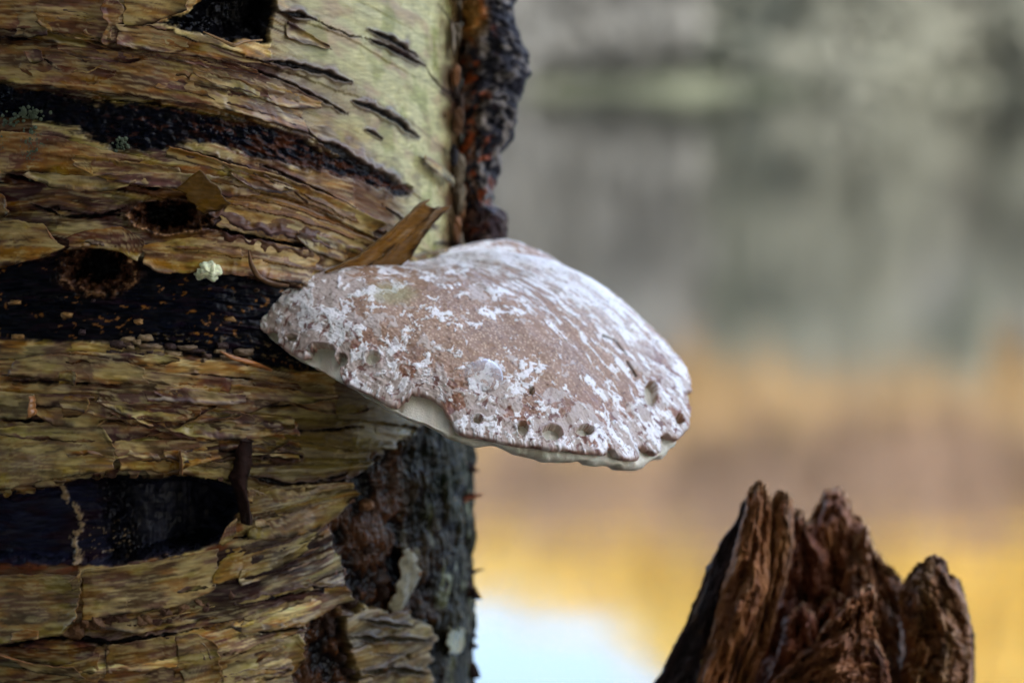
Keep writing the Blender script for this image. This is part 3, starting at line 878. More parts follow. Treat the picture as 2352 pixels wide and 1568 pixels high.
def fungus_surface(rho, ph):
    """top surface of the cap; rho 0..1, ph radians (arrays broadcast)"""
    dg = np.degrees(ph)
    tc, nc = fungus_rim(ph, 1.0, rho)
    rx = HUB[0] + tc * F_t[0] + nc * F_n[0]; ry = HUB[1] + tc * F_t[1] + nc * F_n[1]
    zr = fungus_z_from_py(rx, ry, np.interp(dg, RIM_PY[:, 0], RIM_PY[:, 1]))
    p = np.interp(dg, RIM_P[:, 0], RIM_P[:, 1]); bu = np.interp(dg, BULGE[:, 0], BULGE[:, 1]) * 0.001
    zh = HUB[2]
    z = zr + (zh - zr) * (1 - rho ** p) + bu * np.sin(math.pi * rho ** np.interp(dg, [-60, 0, 20, 40, 60, 90, 140, 200], [2.6, 2.6, 2.2, 1.6, 1.2, 1.1, 1.2, 1.2]))
    # valley between the main dome and the rear lobe, soft radial folds
    w = rho * (1 - rho) * 4
    z = z - 0.0065 * np.exp(-((dg - 157) / 8) ** 2) * sstep(0, 0.25, rho) * (1 - rho ** 3) + 0.0030 * np.exp(-((dg - 134) / 13) ** 2) * w
    z = z + 0.0010 * w * fbm(dg / 26, rho * 2, 303, 2)
    return np.stack([HUB[0] + rho * (rx - HUB[0]), HUB[1] + rho * (ry - HUB[1]), z], -1)


PITS = [(670, 776, 13, 9), (737, 806, 34, 17), (786, 826, 13, 15), (855, 821, 18, 17), (1097, 962, 11, 12), (1200, 983, 13, 17), (1268, 993, 24, 19),
        (1343, 988, 21, 13), (1494, 905, 15, 30), (1562, 962, 11, 12), (1590, 925, 8, 8), (1222, 898, 6, 10)]


def fungus_notch(dg):
    """bites taken out of the rim (fraction of the radius)"""
    n = 0
    for c, w, d in ((13, 3.5, 0.045), (34.5, 5.0, 0.06), (75.5, 1.6, 0.02), (86.5, 2.4, 0.03), (96, 3.0, 0.03), (0, 2.5, 0.02), (-8, 2.5, 0.025), (118, 3, 0.02)):
        n = n + d * np.exp(-((dg - c + 0.8 * fbm(dg / 1.5, dg * 0, 305, 2)) / w) ** 4)
    return n


def build_fungus():
    root = empty("bracket_fungus", tuple(HUB), "large brown and white flaking bracket fungus with a pitted rim growing from the birch", "fungus")
    dgs = np.r_[np.linspace(-90, -30, 30)[:-1], np.linspace(-30, 150, 980), np.linspace(150, 270, 130)[1:-1]]
    rho = np.r_[np.linspace(0.0, 0.55, 130)[:-1], np.linspace(0.55, 1.0, 190)]
    DG, RH = np.meshgrid(dgs, rho)
    PHI = np.radians(DG)
    notch = fungus_notch(DG) * sstep(0.85, 1.0, RH)
    P = fungus_surface(RH * (1 - notch), PHI)
    # normals by differences
    du = np.roll(P, -1, 1) - np.roll(P, 1, 1); dv = np.gradient(P, axis=0)
    Nn = np.cross(dv, du); Nn /= np.linalg.norm(Nn, axis=-1)[..., None] + 1e-12
    Nn = np.where(Nn[..., 2:3] < 0, -Nn, Nn)
    Nn[:6] = [0, 0, 1]
    X, Y = project(P)
    A = PHI * 95.0; B = RH * 105.0                      # arc and radius in mm at the rim
    lx, ly = P[..., 0] * 1000, P[..., 2] * 1000
    seg = np.linalg.norm(np.diff(P, axis=0), axis=-1); BA = np.concatenate([np.zeros((1, P.shape[1])), np.cumsum(seg, 0)]) * 1000
    psi = np.arctan2((P[-1] - HUB) @ F_n, -(P[-1] - HUB) @ F_t)[None]
    u_, v_ = -BA * np.cos(psi), BA * np.sin(psi)                # distances measured over the curved skin, mm
    wA = u_ + 2.5 * fbm(u_ / 9, v_ / 9, 310, 3); wB = v_ + 2.5 * fbm(u_ / 9 + 50, v_ / 9, 311, 3)
    right = sstep(55, 100, DG)
    iso = 0.85 * fbm(wA / 13.0, wB / 11.0, 312, 7, 0.66) + 0.3 * fbm(wA / 2.6, wB / 2.2, 315, 3)
    rad = fbm(A / 5.0 + 0.5 * perlin(A / 4, B / 6, 320), BA / 14, 313, 6, 0.62)
    f1 = iso * (1 - 0.75 * right) + rad * 0.85 * right
    big = fbm(wA / 24, wB / 24, 314, 3)
    belt = np.exp(-((RH - 0.68) / 0.2) ** 2) * sstep(8, 35, DG)
    rimz = sstep(0.84, 0.95, RH + 0.03 * big)
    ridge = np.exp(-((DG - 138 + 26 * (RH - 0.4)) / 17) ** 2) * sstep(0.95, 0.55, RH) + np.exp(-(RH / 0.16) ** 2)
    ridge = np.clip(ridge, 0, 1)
    lobe = sstep(25, 0, DG)
    brown = np.broadcast_to(lin(156, 123, 96), P.shape) * (1 + 0.16 * big + 0.1 * fbm(wA / 2.5, wB / 2.5, 316, 3))[..., None]
    brown = mixc(brown, lin(140, 84, 60), sstep(0.8, 0.95, RH) * 0.6)
    col = brown
    # fine pale dots in the brown belt
    wd, wi = worley(u_ / 1.5, v_ / 1.5, 317)
    dots = sstep(0.34, 0.22, wd) * (wi > 0.35)
    col = mixc(col, lin(220, 194, 164), dots * 0.75 * (0.3 + 0.7 * belt))
    # dull rosy film
    fm = fbm(wA / 12, wB / 11, 318, 5, 0.58)
    mv = sstep(0.0, 0.07, fm - 0.02 + 0.4 * rimz + 0.35 * lobe - 0.5 * belt + 0.5 * ridge + 0.08 * (1 - right))
    mauve = np.broadcast_to(lin(192, 178, 166), P.shape) * (1 + 0.12 * fbm(wA / 3, wB / 3, 319, 3))[..., None]
    col = mixc(col, 0, mv * 0) * (1 - 0.88 * mv[..., None]) + mauve * (0.88 * mv[..., None])
    # white crust, broken into flakes; thickened along the ridge as painted sheen
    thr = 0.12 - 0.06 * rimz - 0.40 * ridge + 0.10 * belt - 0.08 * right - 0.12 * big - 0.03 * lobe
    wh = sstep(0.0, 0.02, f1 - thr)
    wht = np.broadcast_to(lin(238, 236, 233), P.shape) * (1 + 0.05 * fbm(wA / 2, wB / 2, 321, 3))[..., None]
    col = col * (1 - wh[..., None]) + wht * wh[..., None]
    # sky sheen along the back of the dome, painted as white pigment
    sheen = np.exp(-((DG - 136 + 24 * (RH - 0.3)) / 18) ** 2) * sstep(0.98, 0.6, RH) * sstep(0.02, 0.12, RH)
    sheen = np.clip(sheen + 0.8 * np.exp(-(RH / 0.2) ** 2), 0, 1) * (0.8 + 0.4 * rad)
    col = mixc(col, lin(238, 238, 238), sheen * 0.95)
    # red-brown flaws and dark specks
    fl = sstep(0.34, 0.42, fbm(wA / 4.5, wB / 3.2, 322, 4)) * sstep(0.80, 0.9, RH)
    col = mixc(col, lin(112, 64, 50), fl * 0.9)
    sp = sstep(0.50, 0.58, fbm(u_ / 2.2, v_ / 1.5, 323, 3))
    col = mixc(col, lin(84, 56, 46), sp * 0.75)
    ck = sstep(0.03, 0.0, np.abs(fbm(wA / 9, wB / 4.5, 324, 4))) * sstep(0.1, 0.4, fbm(u_ / 16, v_ / 16, 325, 2))
    col = mixc(col, lin(104, 78, 66), ck * 0.6)
    col = mixc(col, lin(150, 150, 96), sstep(60, 10, np.hypot((X - 900) / 1.3, (Y - 672) / 0.6) + 20 * iso) * 0.6)
    # relief: flakes stand proud, low lumps
    dz = 0.00022 * wh + 0.00012 * mv + 0.0006 * fbm(u_ / 11, v_ / 11, 326, 4) + 0.00012 * fbm(u_ / 1.6, v_ / 1.6, 327, 2)
    dz = dz + 0.0010 * sstep(0.75, 1, RH) * fbm(A / 16, BA / 12, 328, 5, 0.6)
    front = (DG > -30) & (DG < 150)
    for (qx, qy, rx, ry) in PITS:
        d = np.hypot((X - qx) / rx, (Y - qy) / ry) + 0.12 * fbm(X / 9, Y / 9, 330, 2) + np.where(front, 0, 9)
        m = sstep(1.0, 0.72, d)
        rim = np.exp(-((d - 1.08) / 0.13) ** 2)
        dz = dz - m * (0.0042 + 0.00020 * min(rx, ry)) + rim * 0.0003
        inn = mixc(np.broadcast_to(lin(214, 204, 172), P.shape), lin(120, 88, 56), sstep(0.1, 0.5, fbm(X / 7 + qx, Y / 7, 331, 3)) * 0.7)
        inn = mixc(inn, lin(150, 118, 84), sstep(0.5, 0.95, d) * (Y < qy) * 0.7)  # upper inner wall darkened, the pit's shade put into the colour
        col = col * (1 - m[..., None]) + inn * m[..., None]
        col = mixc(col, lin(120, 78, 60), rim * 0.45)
    # small arc scars
    for pts in ([(1385, 770), (1415, 782), (1440, 812)], [(1440, 830), (1460, 862)]):
        d = sd_line(pts, X, Y)
        m = sstep(4, 1, d) * front
        dz = dz - 0.001 * m; col = mixc(col, lin(60, 46, 42), m * 0.8)
    P = P + Nn * dz[..., None]
    # lip rolled under, then back inside to the hub
    rows = [P]; cols = [col]
    tc, nc = fungus_rim(np.radians(dgs)); ln = np.hypot(tc, nc)
    out = (tc[:, None] * F_t + nc[:, None] * F_n) / ln[:, None]
    lipn = 0.8 + 0.3 * fbm(dgs / 9, dgs * 0, 333, 4)
    lipc = mixc(np.broadcast_to(lin(170, 138, 124), (len(dgs), 3)), lin(110, 66, 52), sstep(-0.1, 0.4, fbm(dgs / 5, dgs * 0 + 4, 334, 3)))
    lipc = mixc(lipc, lin(206, 196, 192), sstep(0.1, 0.4, fbm(dgs / 3, dgs * 0 + 8, 335, 3)) * 0.7)
    for o_, d_, k in ((0.5, -0.6, 0.2), (0.8, -1.3, 0.5), (0.7, -2.0, 0.9), (0.2, -2.7, 1), (-0.8, -3.1, 1), (-2.5, -3.2, 1), (-6, -2.6, 1)):
        r = P[-1] + out * (o_ * 0.001) * lipn[:, None] + np.array([0, 0, 1]) * (d_ * 0.001 * lipn)[:, None]
        r = r + out * (0.0004 * fbm(dgs / 0.9, dgs * 0 + d_, 336, 2))[:, None]
        rows.append(r[None]); c = col[-1] * (1 - k) + lipc * k; cols.append(c[None])
    for q in (0.7, 0.4, 0.05):
        r = HUB + (P[-1] - HUB) * q; r[:, 2] = fungus_surface(np.full(len(dgs), q), np.radians(dgs))[:, 2] - 0.006
        rows.append(r[None]); cols.append(lipc[None])
    V = np.concatenate(rows); C = np.concatenate(cols)
    f = grid_faces(len(dgs), len(V), wrap_u=True)
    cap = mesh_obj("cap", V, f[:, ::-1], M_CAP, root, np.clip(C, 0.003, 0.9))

    # pore layer under the cap: pale, its edge showing below the lip
    dq = np.linspace(-90, 270, 700)[:-1]
    ph = np.radians(dq)
    edge = fungus_surface(np.full(len(dq), 1.0), ph)
    tc, nc = fungus_rim(ph); ln = np.hypot(tc, nc)
    out = (tc[:, None] * F_t + nc[:, None] * F_n) / ln[:, None]
    th_ = (1 + 0.45 * fbm(dq / 11, dq * 0, 341, 3)) * (0.62 + 0.38 * sstep(25, 55, dq))
    rows = []
    for q in (0.3, 0.6, 0.8, 0.9):
        r = fungus_surface(np.full(len(dq), q), ph); r[:, 2] -= 0.0045; rows.append(r)
    prof = [(-2.6, -2.2), (-1.7, -2.6), (-1.4, -3.6), (-1.6, -4.3), (-2.2, -5.0), (-3.2, -5.6), (-5.0, -6.0), (-8, -6.2)]
    for o_, d_ in prof:
        r = edge + out * (o_ * 0.001) + np.array([0, 0, 1]) * (np.where(d_ > -3, d_, d_ * th_) * 0.001)[:, None]
        r = r + out * (0.0009 * fbm(dq / 1.3, dq * 0 + d_ * .8, 342, 4) + 0.0016 * fbm(dq / 7, dq * 0, 343, 3))[:, None]
        rows.append(r)
    last = rows[-1]
    hb = HUB + np.array([0, 0, -0.045])
    for q in np.linspace(0.9, 0.05, 14):
        r = hb + (last - hb) * q; r[:, 2] += 0.006 * (q * (1 - q)) * 4; rows.append(r)
    V = np.array(rows)
    u_, v_ = (V - HUB) @ F_t * 1000, (V - HUB) @ F_n * 1000
    C = np.broadcast_to(lin(214, 210, 192), V.shape) * (1 + 0.12 * fbm(u_ / 6, v_ / 6, 344, 4))[..., None]
    C = mixc(C, lin(160, 140, 104), sstep(0.2, 0.5, fbm(u_ / 9, v_ / 9, 345, 4)) * 0.5)
    f = grid_faces(len(dq), len(V), wrap_u=True)
    mesh_obj("pore_layer", V, f[:, ::-1], M_PORE, root, C)

    # a flat lens of water lying on the cap
    k = np.argmin(np.hypot(X - 1110, Y - 862) + np.where(front, 0, 1e6)); k = np.unravel_index(k, X.shape)
    c0, n0 = P[k], Nn[k]
    e1 = np.cross(n0, [0, 1, 0]); e1 /= np.linalg.norm(e1); e2 = np.cross(n0, e1)
    flat = P.reshape(-1, 3); near = np.linalg.norm(flat - c0, axis=1) < 0.014; pts = flat[near] - c0
    pu, pv, pw = pts @ e1, pts @ e2, pts @ n0
    M = np.stack([np.ones_like(pu), pu, pv, pu * pu, pu * pv, pv * pv], -1); co = np.linalg.lstsq(M, pw, rcond=None)[0]
    na, nr = 64, 18
    rings = []
    for s in range(nr):
        f_ = s / (nr - 1)
        for a in range(na):
            t = 2 * math.pi * a / na
            rr = 0.0072 * f_ * (1 + 0.10 * math.sin(2 * t + 1) + 0.05 * math.sin(3 * t))
            a_, b_ = rr * math.cos(t), rr * 1.25 * math.sin(t)
            hgt = 0.00022 * (1 - f_ ** 2.4) - 0.0001 * f_ ** 6
            w = co @ [1, a_, b_, a_ * a_, a_ * b_, b_ * b_]
            rings.append(c0 + e1 * a_ + e2 * b_ + n0 * (w + hgt + 0.00025))
    top = np.array(rings)
    bot = top[::-1].reshape(nr, na, 3)
    low = []
    for s in range(nr - 1, -1, -1):
        f_ = s / (nr - 1)
        low.append(top.reshape(nr, na, 3)[s] - n0 * (0.00022 * (1 - f_ ** 2.4) + 0.0001))
    V = np.concatenate([top.reshape(nr, na, 3), np.array(low)[1:]])
    m, nt, N, L, Bs = new_mat("clear_water")
    N.remove(Bs)
    tr = N.new("ShaderNodeBsdfTransparent"); tr.inputs[0].default_value = (0.93, 0.93, 0.93, 1)
    gl = N.new("ShaderNodeBsdfGlossy"); gl.inputs["Roughness"].default_value = 0.02
    fr = N.new("ShaderNodeFresnel"); fr.inputs["IOR"].default_value = 1.33
    ms = N.new("ShaderNodeMixShader")
    nz = N.new("ShaderNodeTexNoise"); nz.inputs["Scale"].default_value = 200
    bp = N.new("ShaderNodeBump"); bp.inputs["Strength"].default_value = 0.03; bp.inputs["Distance"].default_value = 0.0005
    L.new(nz.outputs[0], bp.inputs["Height"]); L.new(bp.outputs[0], gl.inputs["Normal"])
    L.new(fr.outputs[0], ms.inputs[0]); L.new(tr.outputs[0], ms.inputs[1]); L.new(gl.outputs[0], ms.inputs[2])
    L.new(ms.outputs[0], N["Material Output"].inputs[0])
    f = grid_faces(na, len(V), wrap_u=True)
    o = mesh_obj("water_drop", V, f, m)
    tag(o, "clear flat water drop lying on the brown middle of the fungus cap", "water drop")
    return root


# ------------------------------------------------------------------ loose bark on the trunk
def plate(root, top, bot, name="bark_strip", base=0.6, lt=0.0, lb=0.0, ll=0.0, lr=0.0, roll=None, thick=0.5, rag=4.0, seed=0, tint=None, inner=None,
          trough=0.0, lift=None, mat=None, grain=True, lo=0.55, fade=0.0):
    """one sheet of bark between an upper and a lower margin (measured grid), torn edges, lifted sides, real thickness (mm)
    roll = (side, radius mm, fraction of the sheet that curls)"""
    t0, b0 = np.array(top, float), np.array(bot, float)
    Lpx = 0.5 * (np.hypot(*np.diff(t0, axis=0).T).sum() + np.hypot(*np.diff(b0, axis=0).T).sum())
    Wpx = np.mean(np.hypot(*(resample(t0, 9) - resample(b0, 9)).T))
    nu = int(np.clip(Lpx / 3.2, 14, 170)); nv = int(np.clip(Wpx / 3.4, 8, 60))
    T_, B_ = resample(t0, nu), resample(b0, nu)
    u = np.linspace(0, 1, nu); v = np.linspace(0, 1, nv)
    U, Vv = np.meshgrid(u, v)
    s_ = u * Lpx
    et = rag * fbm(s_ / 30, 0 * s_ + seed, 401 + seed, 4, 0.6); eb = rag * fbm(s_ / 26, 0 * s_ + seed + 9, 402 + seed, 4, 0.6)
    el = rag * 3.2 * fbm(v * Wpx / 34, 0 * v + seed, 403 + seed, 4, 0.6); er = rag * 3.2 * fbm(v * Wpx / 34, 0 * v + seed + 5, 404 + seed, 4, 0.6)
    px = T_[:, 0][None] * (1 - Vv) + B_[:, 0][None] * Vv
    py = T_[:, 1][None] * (1 - Vv) + B_[:, 1][None] * Vv
    py = py + et[None] * (1 - Vv) + eb[None] * Vv
    px = px + el[:, None] * (1 - U) ** 2 + er[:, None] * U ** 2
    # taper the thin ends unevenly
    th, z = trunk_hit(px, py)
    off = base + lt * np.clip(1 - Vv / 0.5, 0, 1) ** 2 + lb * np.clip((Vv - lo) / (1 - lo), 0, 1) ** 1.7
    off = off + ll * np.clip(1 - U / 0.3, 0, 1) ** 2 + lr * np.clip((U - 0.7) / 0.3, 0, 1) ** 2
    off = off + 0.5 * fbm(U * Lpx / 60, Vv * Wpx / 40, 405 + seed, 3) + trough * (2 * Vv - 1) ** 2
    if lift is not None:
        off = off + lift[0] + (lift[1] - lift[0]) * U
    P = trunk_pt(th, z, off * 0.001)
    nrm = np.stack([np.sin(th), -np.cos(th), 0 * th], -1)
    if roll is not None:
        side, rc, fr = roll
        rc *= 0.001
        if side in "rl":
            k = int(nu * (1 - fr)); P2 = P[:, ::-1] if side == "l" else P; n2 = nrm[:, ::-1] if side == "l" else nrm
            P2 = P2.copy()
            ax = P2[:, k] - P2[:, k - 1]; st = np.linalg.norm(ax, axis=-1, keepdims=True); ax = ax / st
            for q in range(k, nu):
                d = (q - k) * st; a = d / rc
                rr = rc * (1 - 0.10 * a / math.pi)
                P2[:, q] = P2[:, k] + ax * rr * np.sin(a) + n2[:, k] * rr * (1 - np.cos(a))
            P = P2[:, ::-1] if side == "l" else P2
        else:
            k = int(nv * (1 - fr)); P2 = P[::-1] if side == "t" else P; n2 = nrm[::-1] if side == "t" else nrm
            P2 = P2.copy()
            ax = P2[k] - P2[k - 1]; st = np.linalg.norm(ax, axis=-1, keepdims=True); ax = ax / st
            for q in range(k, nv):
                d = (q - k) * st; a = d / rc
                rr = rc * (1 - 0.10 * a / math.pi)
                P2[q] = P2[k] + ax * rr * np.sin(a) + n2[k] * rr * (1 - np.cos(a))
            P = P2[::-1] if side == "t" else P2
    du = np.gradient(P, axis=1); dv = np.gradient(P, axis=0)
    nn = np.cross(du, dv); nn /= np.linalg.norm(nn, axis=-1, keepdims=True) + 1e-12
    nn = np.where((np.sum(nn * nrm, -1).mean() < 0), -nn, nn)
    S = th * R_T * PXM; T = ring_coord(px, py)
    if grain:
        i2, j2, f2, w2, a_, b_ = strip_cells(S, T + 3 * fbm(S / 50, T / 20, 418 + seed, 2), 7, 24, 150, 500, 422 + seed)
        q1, q2 = rnd(i2, j2, 434), rnd(i2, j2, 435)
        hh = 0.16 * (q1 - 0.5) + 0.12 * q2 * sstep(0.4, 1, f2) + 0.08 * fbm(S / 40, T / 3.0, 441 + seed, 3)
        P = P + nn * (hh * 0.001)[..., None]
        r1 = (seed * 0.37) % 1.0
        c = bark_colour(S, T, 0.5 * r1 + 0.5 * q1, 0.5 * ((seed * 0.71) % 1.0) + 0.5 * q2, 450 + seed)
    else:
        c = np.broadcast_to(np.array(tint), P.shape) * (1 + 0.35 * fbm(S / 30, T / 6, 460 + seed, 3))[..., None]
    if tint is not None and grain:
        c = c * 0.72 + 0.28 * 0.85 * np.array(tint) * (1 + 0.4 * fbm(S / 40, T / 4, 461 + seed, 3))[..., None]
    ed = np.minimum(np.minimum(Vv, 1 - Vv) * Wpx, np.minimum(U, 1 - U) * Lpx)
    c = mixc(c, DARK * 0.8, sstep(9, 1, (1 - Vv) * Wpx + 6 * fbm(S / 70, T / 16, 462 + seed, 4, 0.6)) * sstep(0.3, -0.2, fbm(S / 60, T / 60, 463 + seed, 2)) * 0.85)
    ci = np.broadcast_to(np.array(inner) if inner is not None else lin(150, 104, 62), P.shape) * (1 + 0.3 * fbm(S / 50, T / 8, 464, 3))[..., None]
    V, F = shell(P, P - nn * (thick * 0.001 * (0.6 + 0.4 * sstep(0, 8, ed)))[..., None], nu, nv)
    C = np.concatenate([rich(c).reshape(-1, 3), ci.reshape(-1, 3)])
    return mesh_obj(name, V, F, mat or M_BARK, root, np.clip(C, 0.003, 0.9))


def lump(root, px, py, rx, ry, rz, name, color, seed, off=0.0, mat=None, rough=0.35, n=26, box=0.6):
    """an uneven chunk sitting on the trunk surface; radii in measured px, rz in mm"""
    th, z = trunk_hit(np.array(float(px)), np.array(float(py)))
    c = trunk_pt(th, z, off * 0.001)
    nr = np.array([math.sin(th), -math.cos(th), 0]); tg = np.array([math.cos(th), math.sin(th), 0]); up = np.array([0, 0, 1.0])
    a = np.linspace(0, 2 * math.pi, n, endpoint=False); b = np.linspace(-math.pi / 2, math.pi / 2, n // 2)
    A, Bb = np.meshgrid(a, b)
    k = 1 + rough * (fbm(np.cos(A) * np.cos(Bb) * 1.6 + 7 * seed, np.sin(A) * np.cos(Bb) * 1.6 + Bb, 500 + seed, 3))
    sq = lambda t: np.sign(t) * np.abs(t) ** box
    s = 1 / PXM
    P = c + tg * (sq(np.cos(A) * np.cos(Bb)) * rx * s * k)[..., None] + up * (sq(np.sin(A) * np.cos(Bb)) * ry * s * k)[..., None] + nr * (np.sin(Bb) * rz * 0.001 * k)[..., None]
    C = np.broadcast_to(np.array(color), P.shape) * (1 + 0.5 * fbm(A * 2 + seed, Bb * 3, 510, 3))[..., None]
    return mesh_obj(name, P, grid_faces(n, n // 2, wrap_u=True), mat or M_ROT, root, np.clip(C, 0.003, 0.9))


def tube(root, pts, rad, name, color, seed, off, mat=None, n=18, m=60, rough=0.25, color2=None):
    """a rolled or tapering piece following measured points; rad in measured px, off = height above the trunk in mm per point"""
    p = np.array(pts, float)
    d = np.r_[0, np.cumsum(np.hypot(*np.diff(p, axis=0).T))]; t = np.linspace(0, d[-1], m)
    px, py = np.interp(t, d, p[:, 0]), np.interp(t, d, p[:, 1])
    r = np.interp(t, d, rad) / PXM; of = np.interp(t, d, off) * 0.001
    th, z = trunk_hit(px, py)
    c = trunk_pt(th, z, of)
    for _ in range(3): c[1:-1] = (c[:-2] + 2 * c[1:-1] + c[2:]) / 4
    tg = np.gradient(c, axis=0); tg /= np.linalg.norm(tg, axis=1)[:, None]
    nr = np.stack([np.sin(th), -np.cos(th), 0 * th], -1)
    e = np.cross(tg, nr); e /= np.linalg.norm(e, axis=1)[:, None]; g = np.cross(e, tg)
    a = np.linspace(0, 2 * math.pi, n, endpoint=False)
    A, I = np.meshgrid(a, np.arange(m))
    k = (1 + rough * fbm(A * 1.2 + seed, I / 7.0, 520 + seed, 3) + rough * 0.6 * np.sin(A * 2 + I * 0.12))
    P = c[:, None] + (e[:, None] * np.cos(A)[..., None] + g[:, None] * np.sin(A)[..., None] * 0.8) * (r[:, None] * k)[..., None]
    P = np.concatenate([np.repeat(c[:1, None], n, 1), P, np.repeat(c[-1:, None], n, 1)])
    C = np.broadcast_to(np.array(color), (m, n, 3)) * (1 + 0.6 * fbm(A * 1.5, I / 5, 521 + seed, 3))[..., None]
    if color2 is not None:
        C = mixc(C, color2, sstep(0.25, 0.0, I / m + 0.1 * fbm(A, I / 5, 522, 2)))
    C = np.concatenate([C[:1], C, C[-1:]])
    return mesh_obj(name, P, grid_faces(n, m + 2, wrap_u=True), mat or M_BARK, root, np.clip(C, 0.003, 0.9))


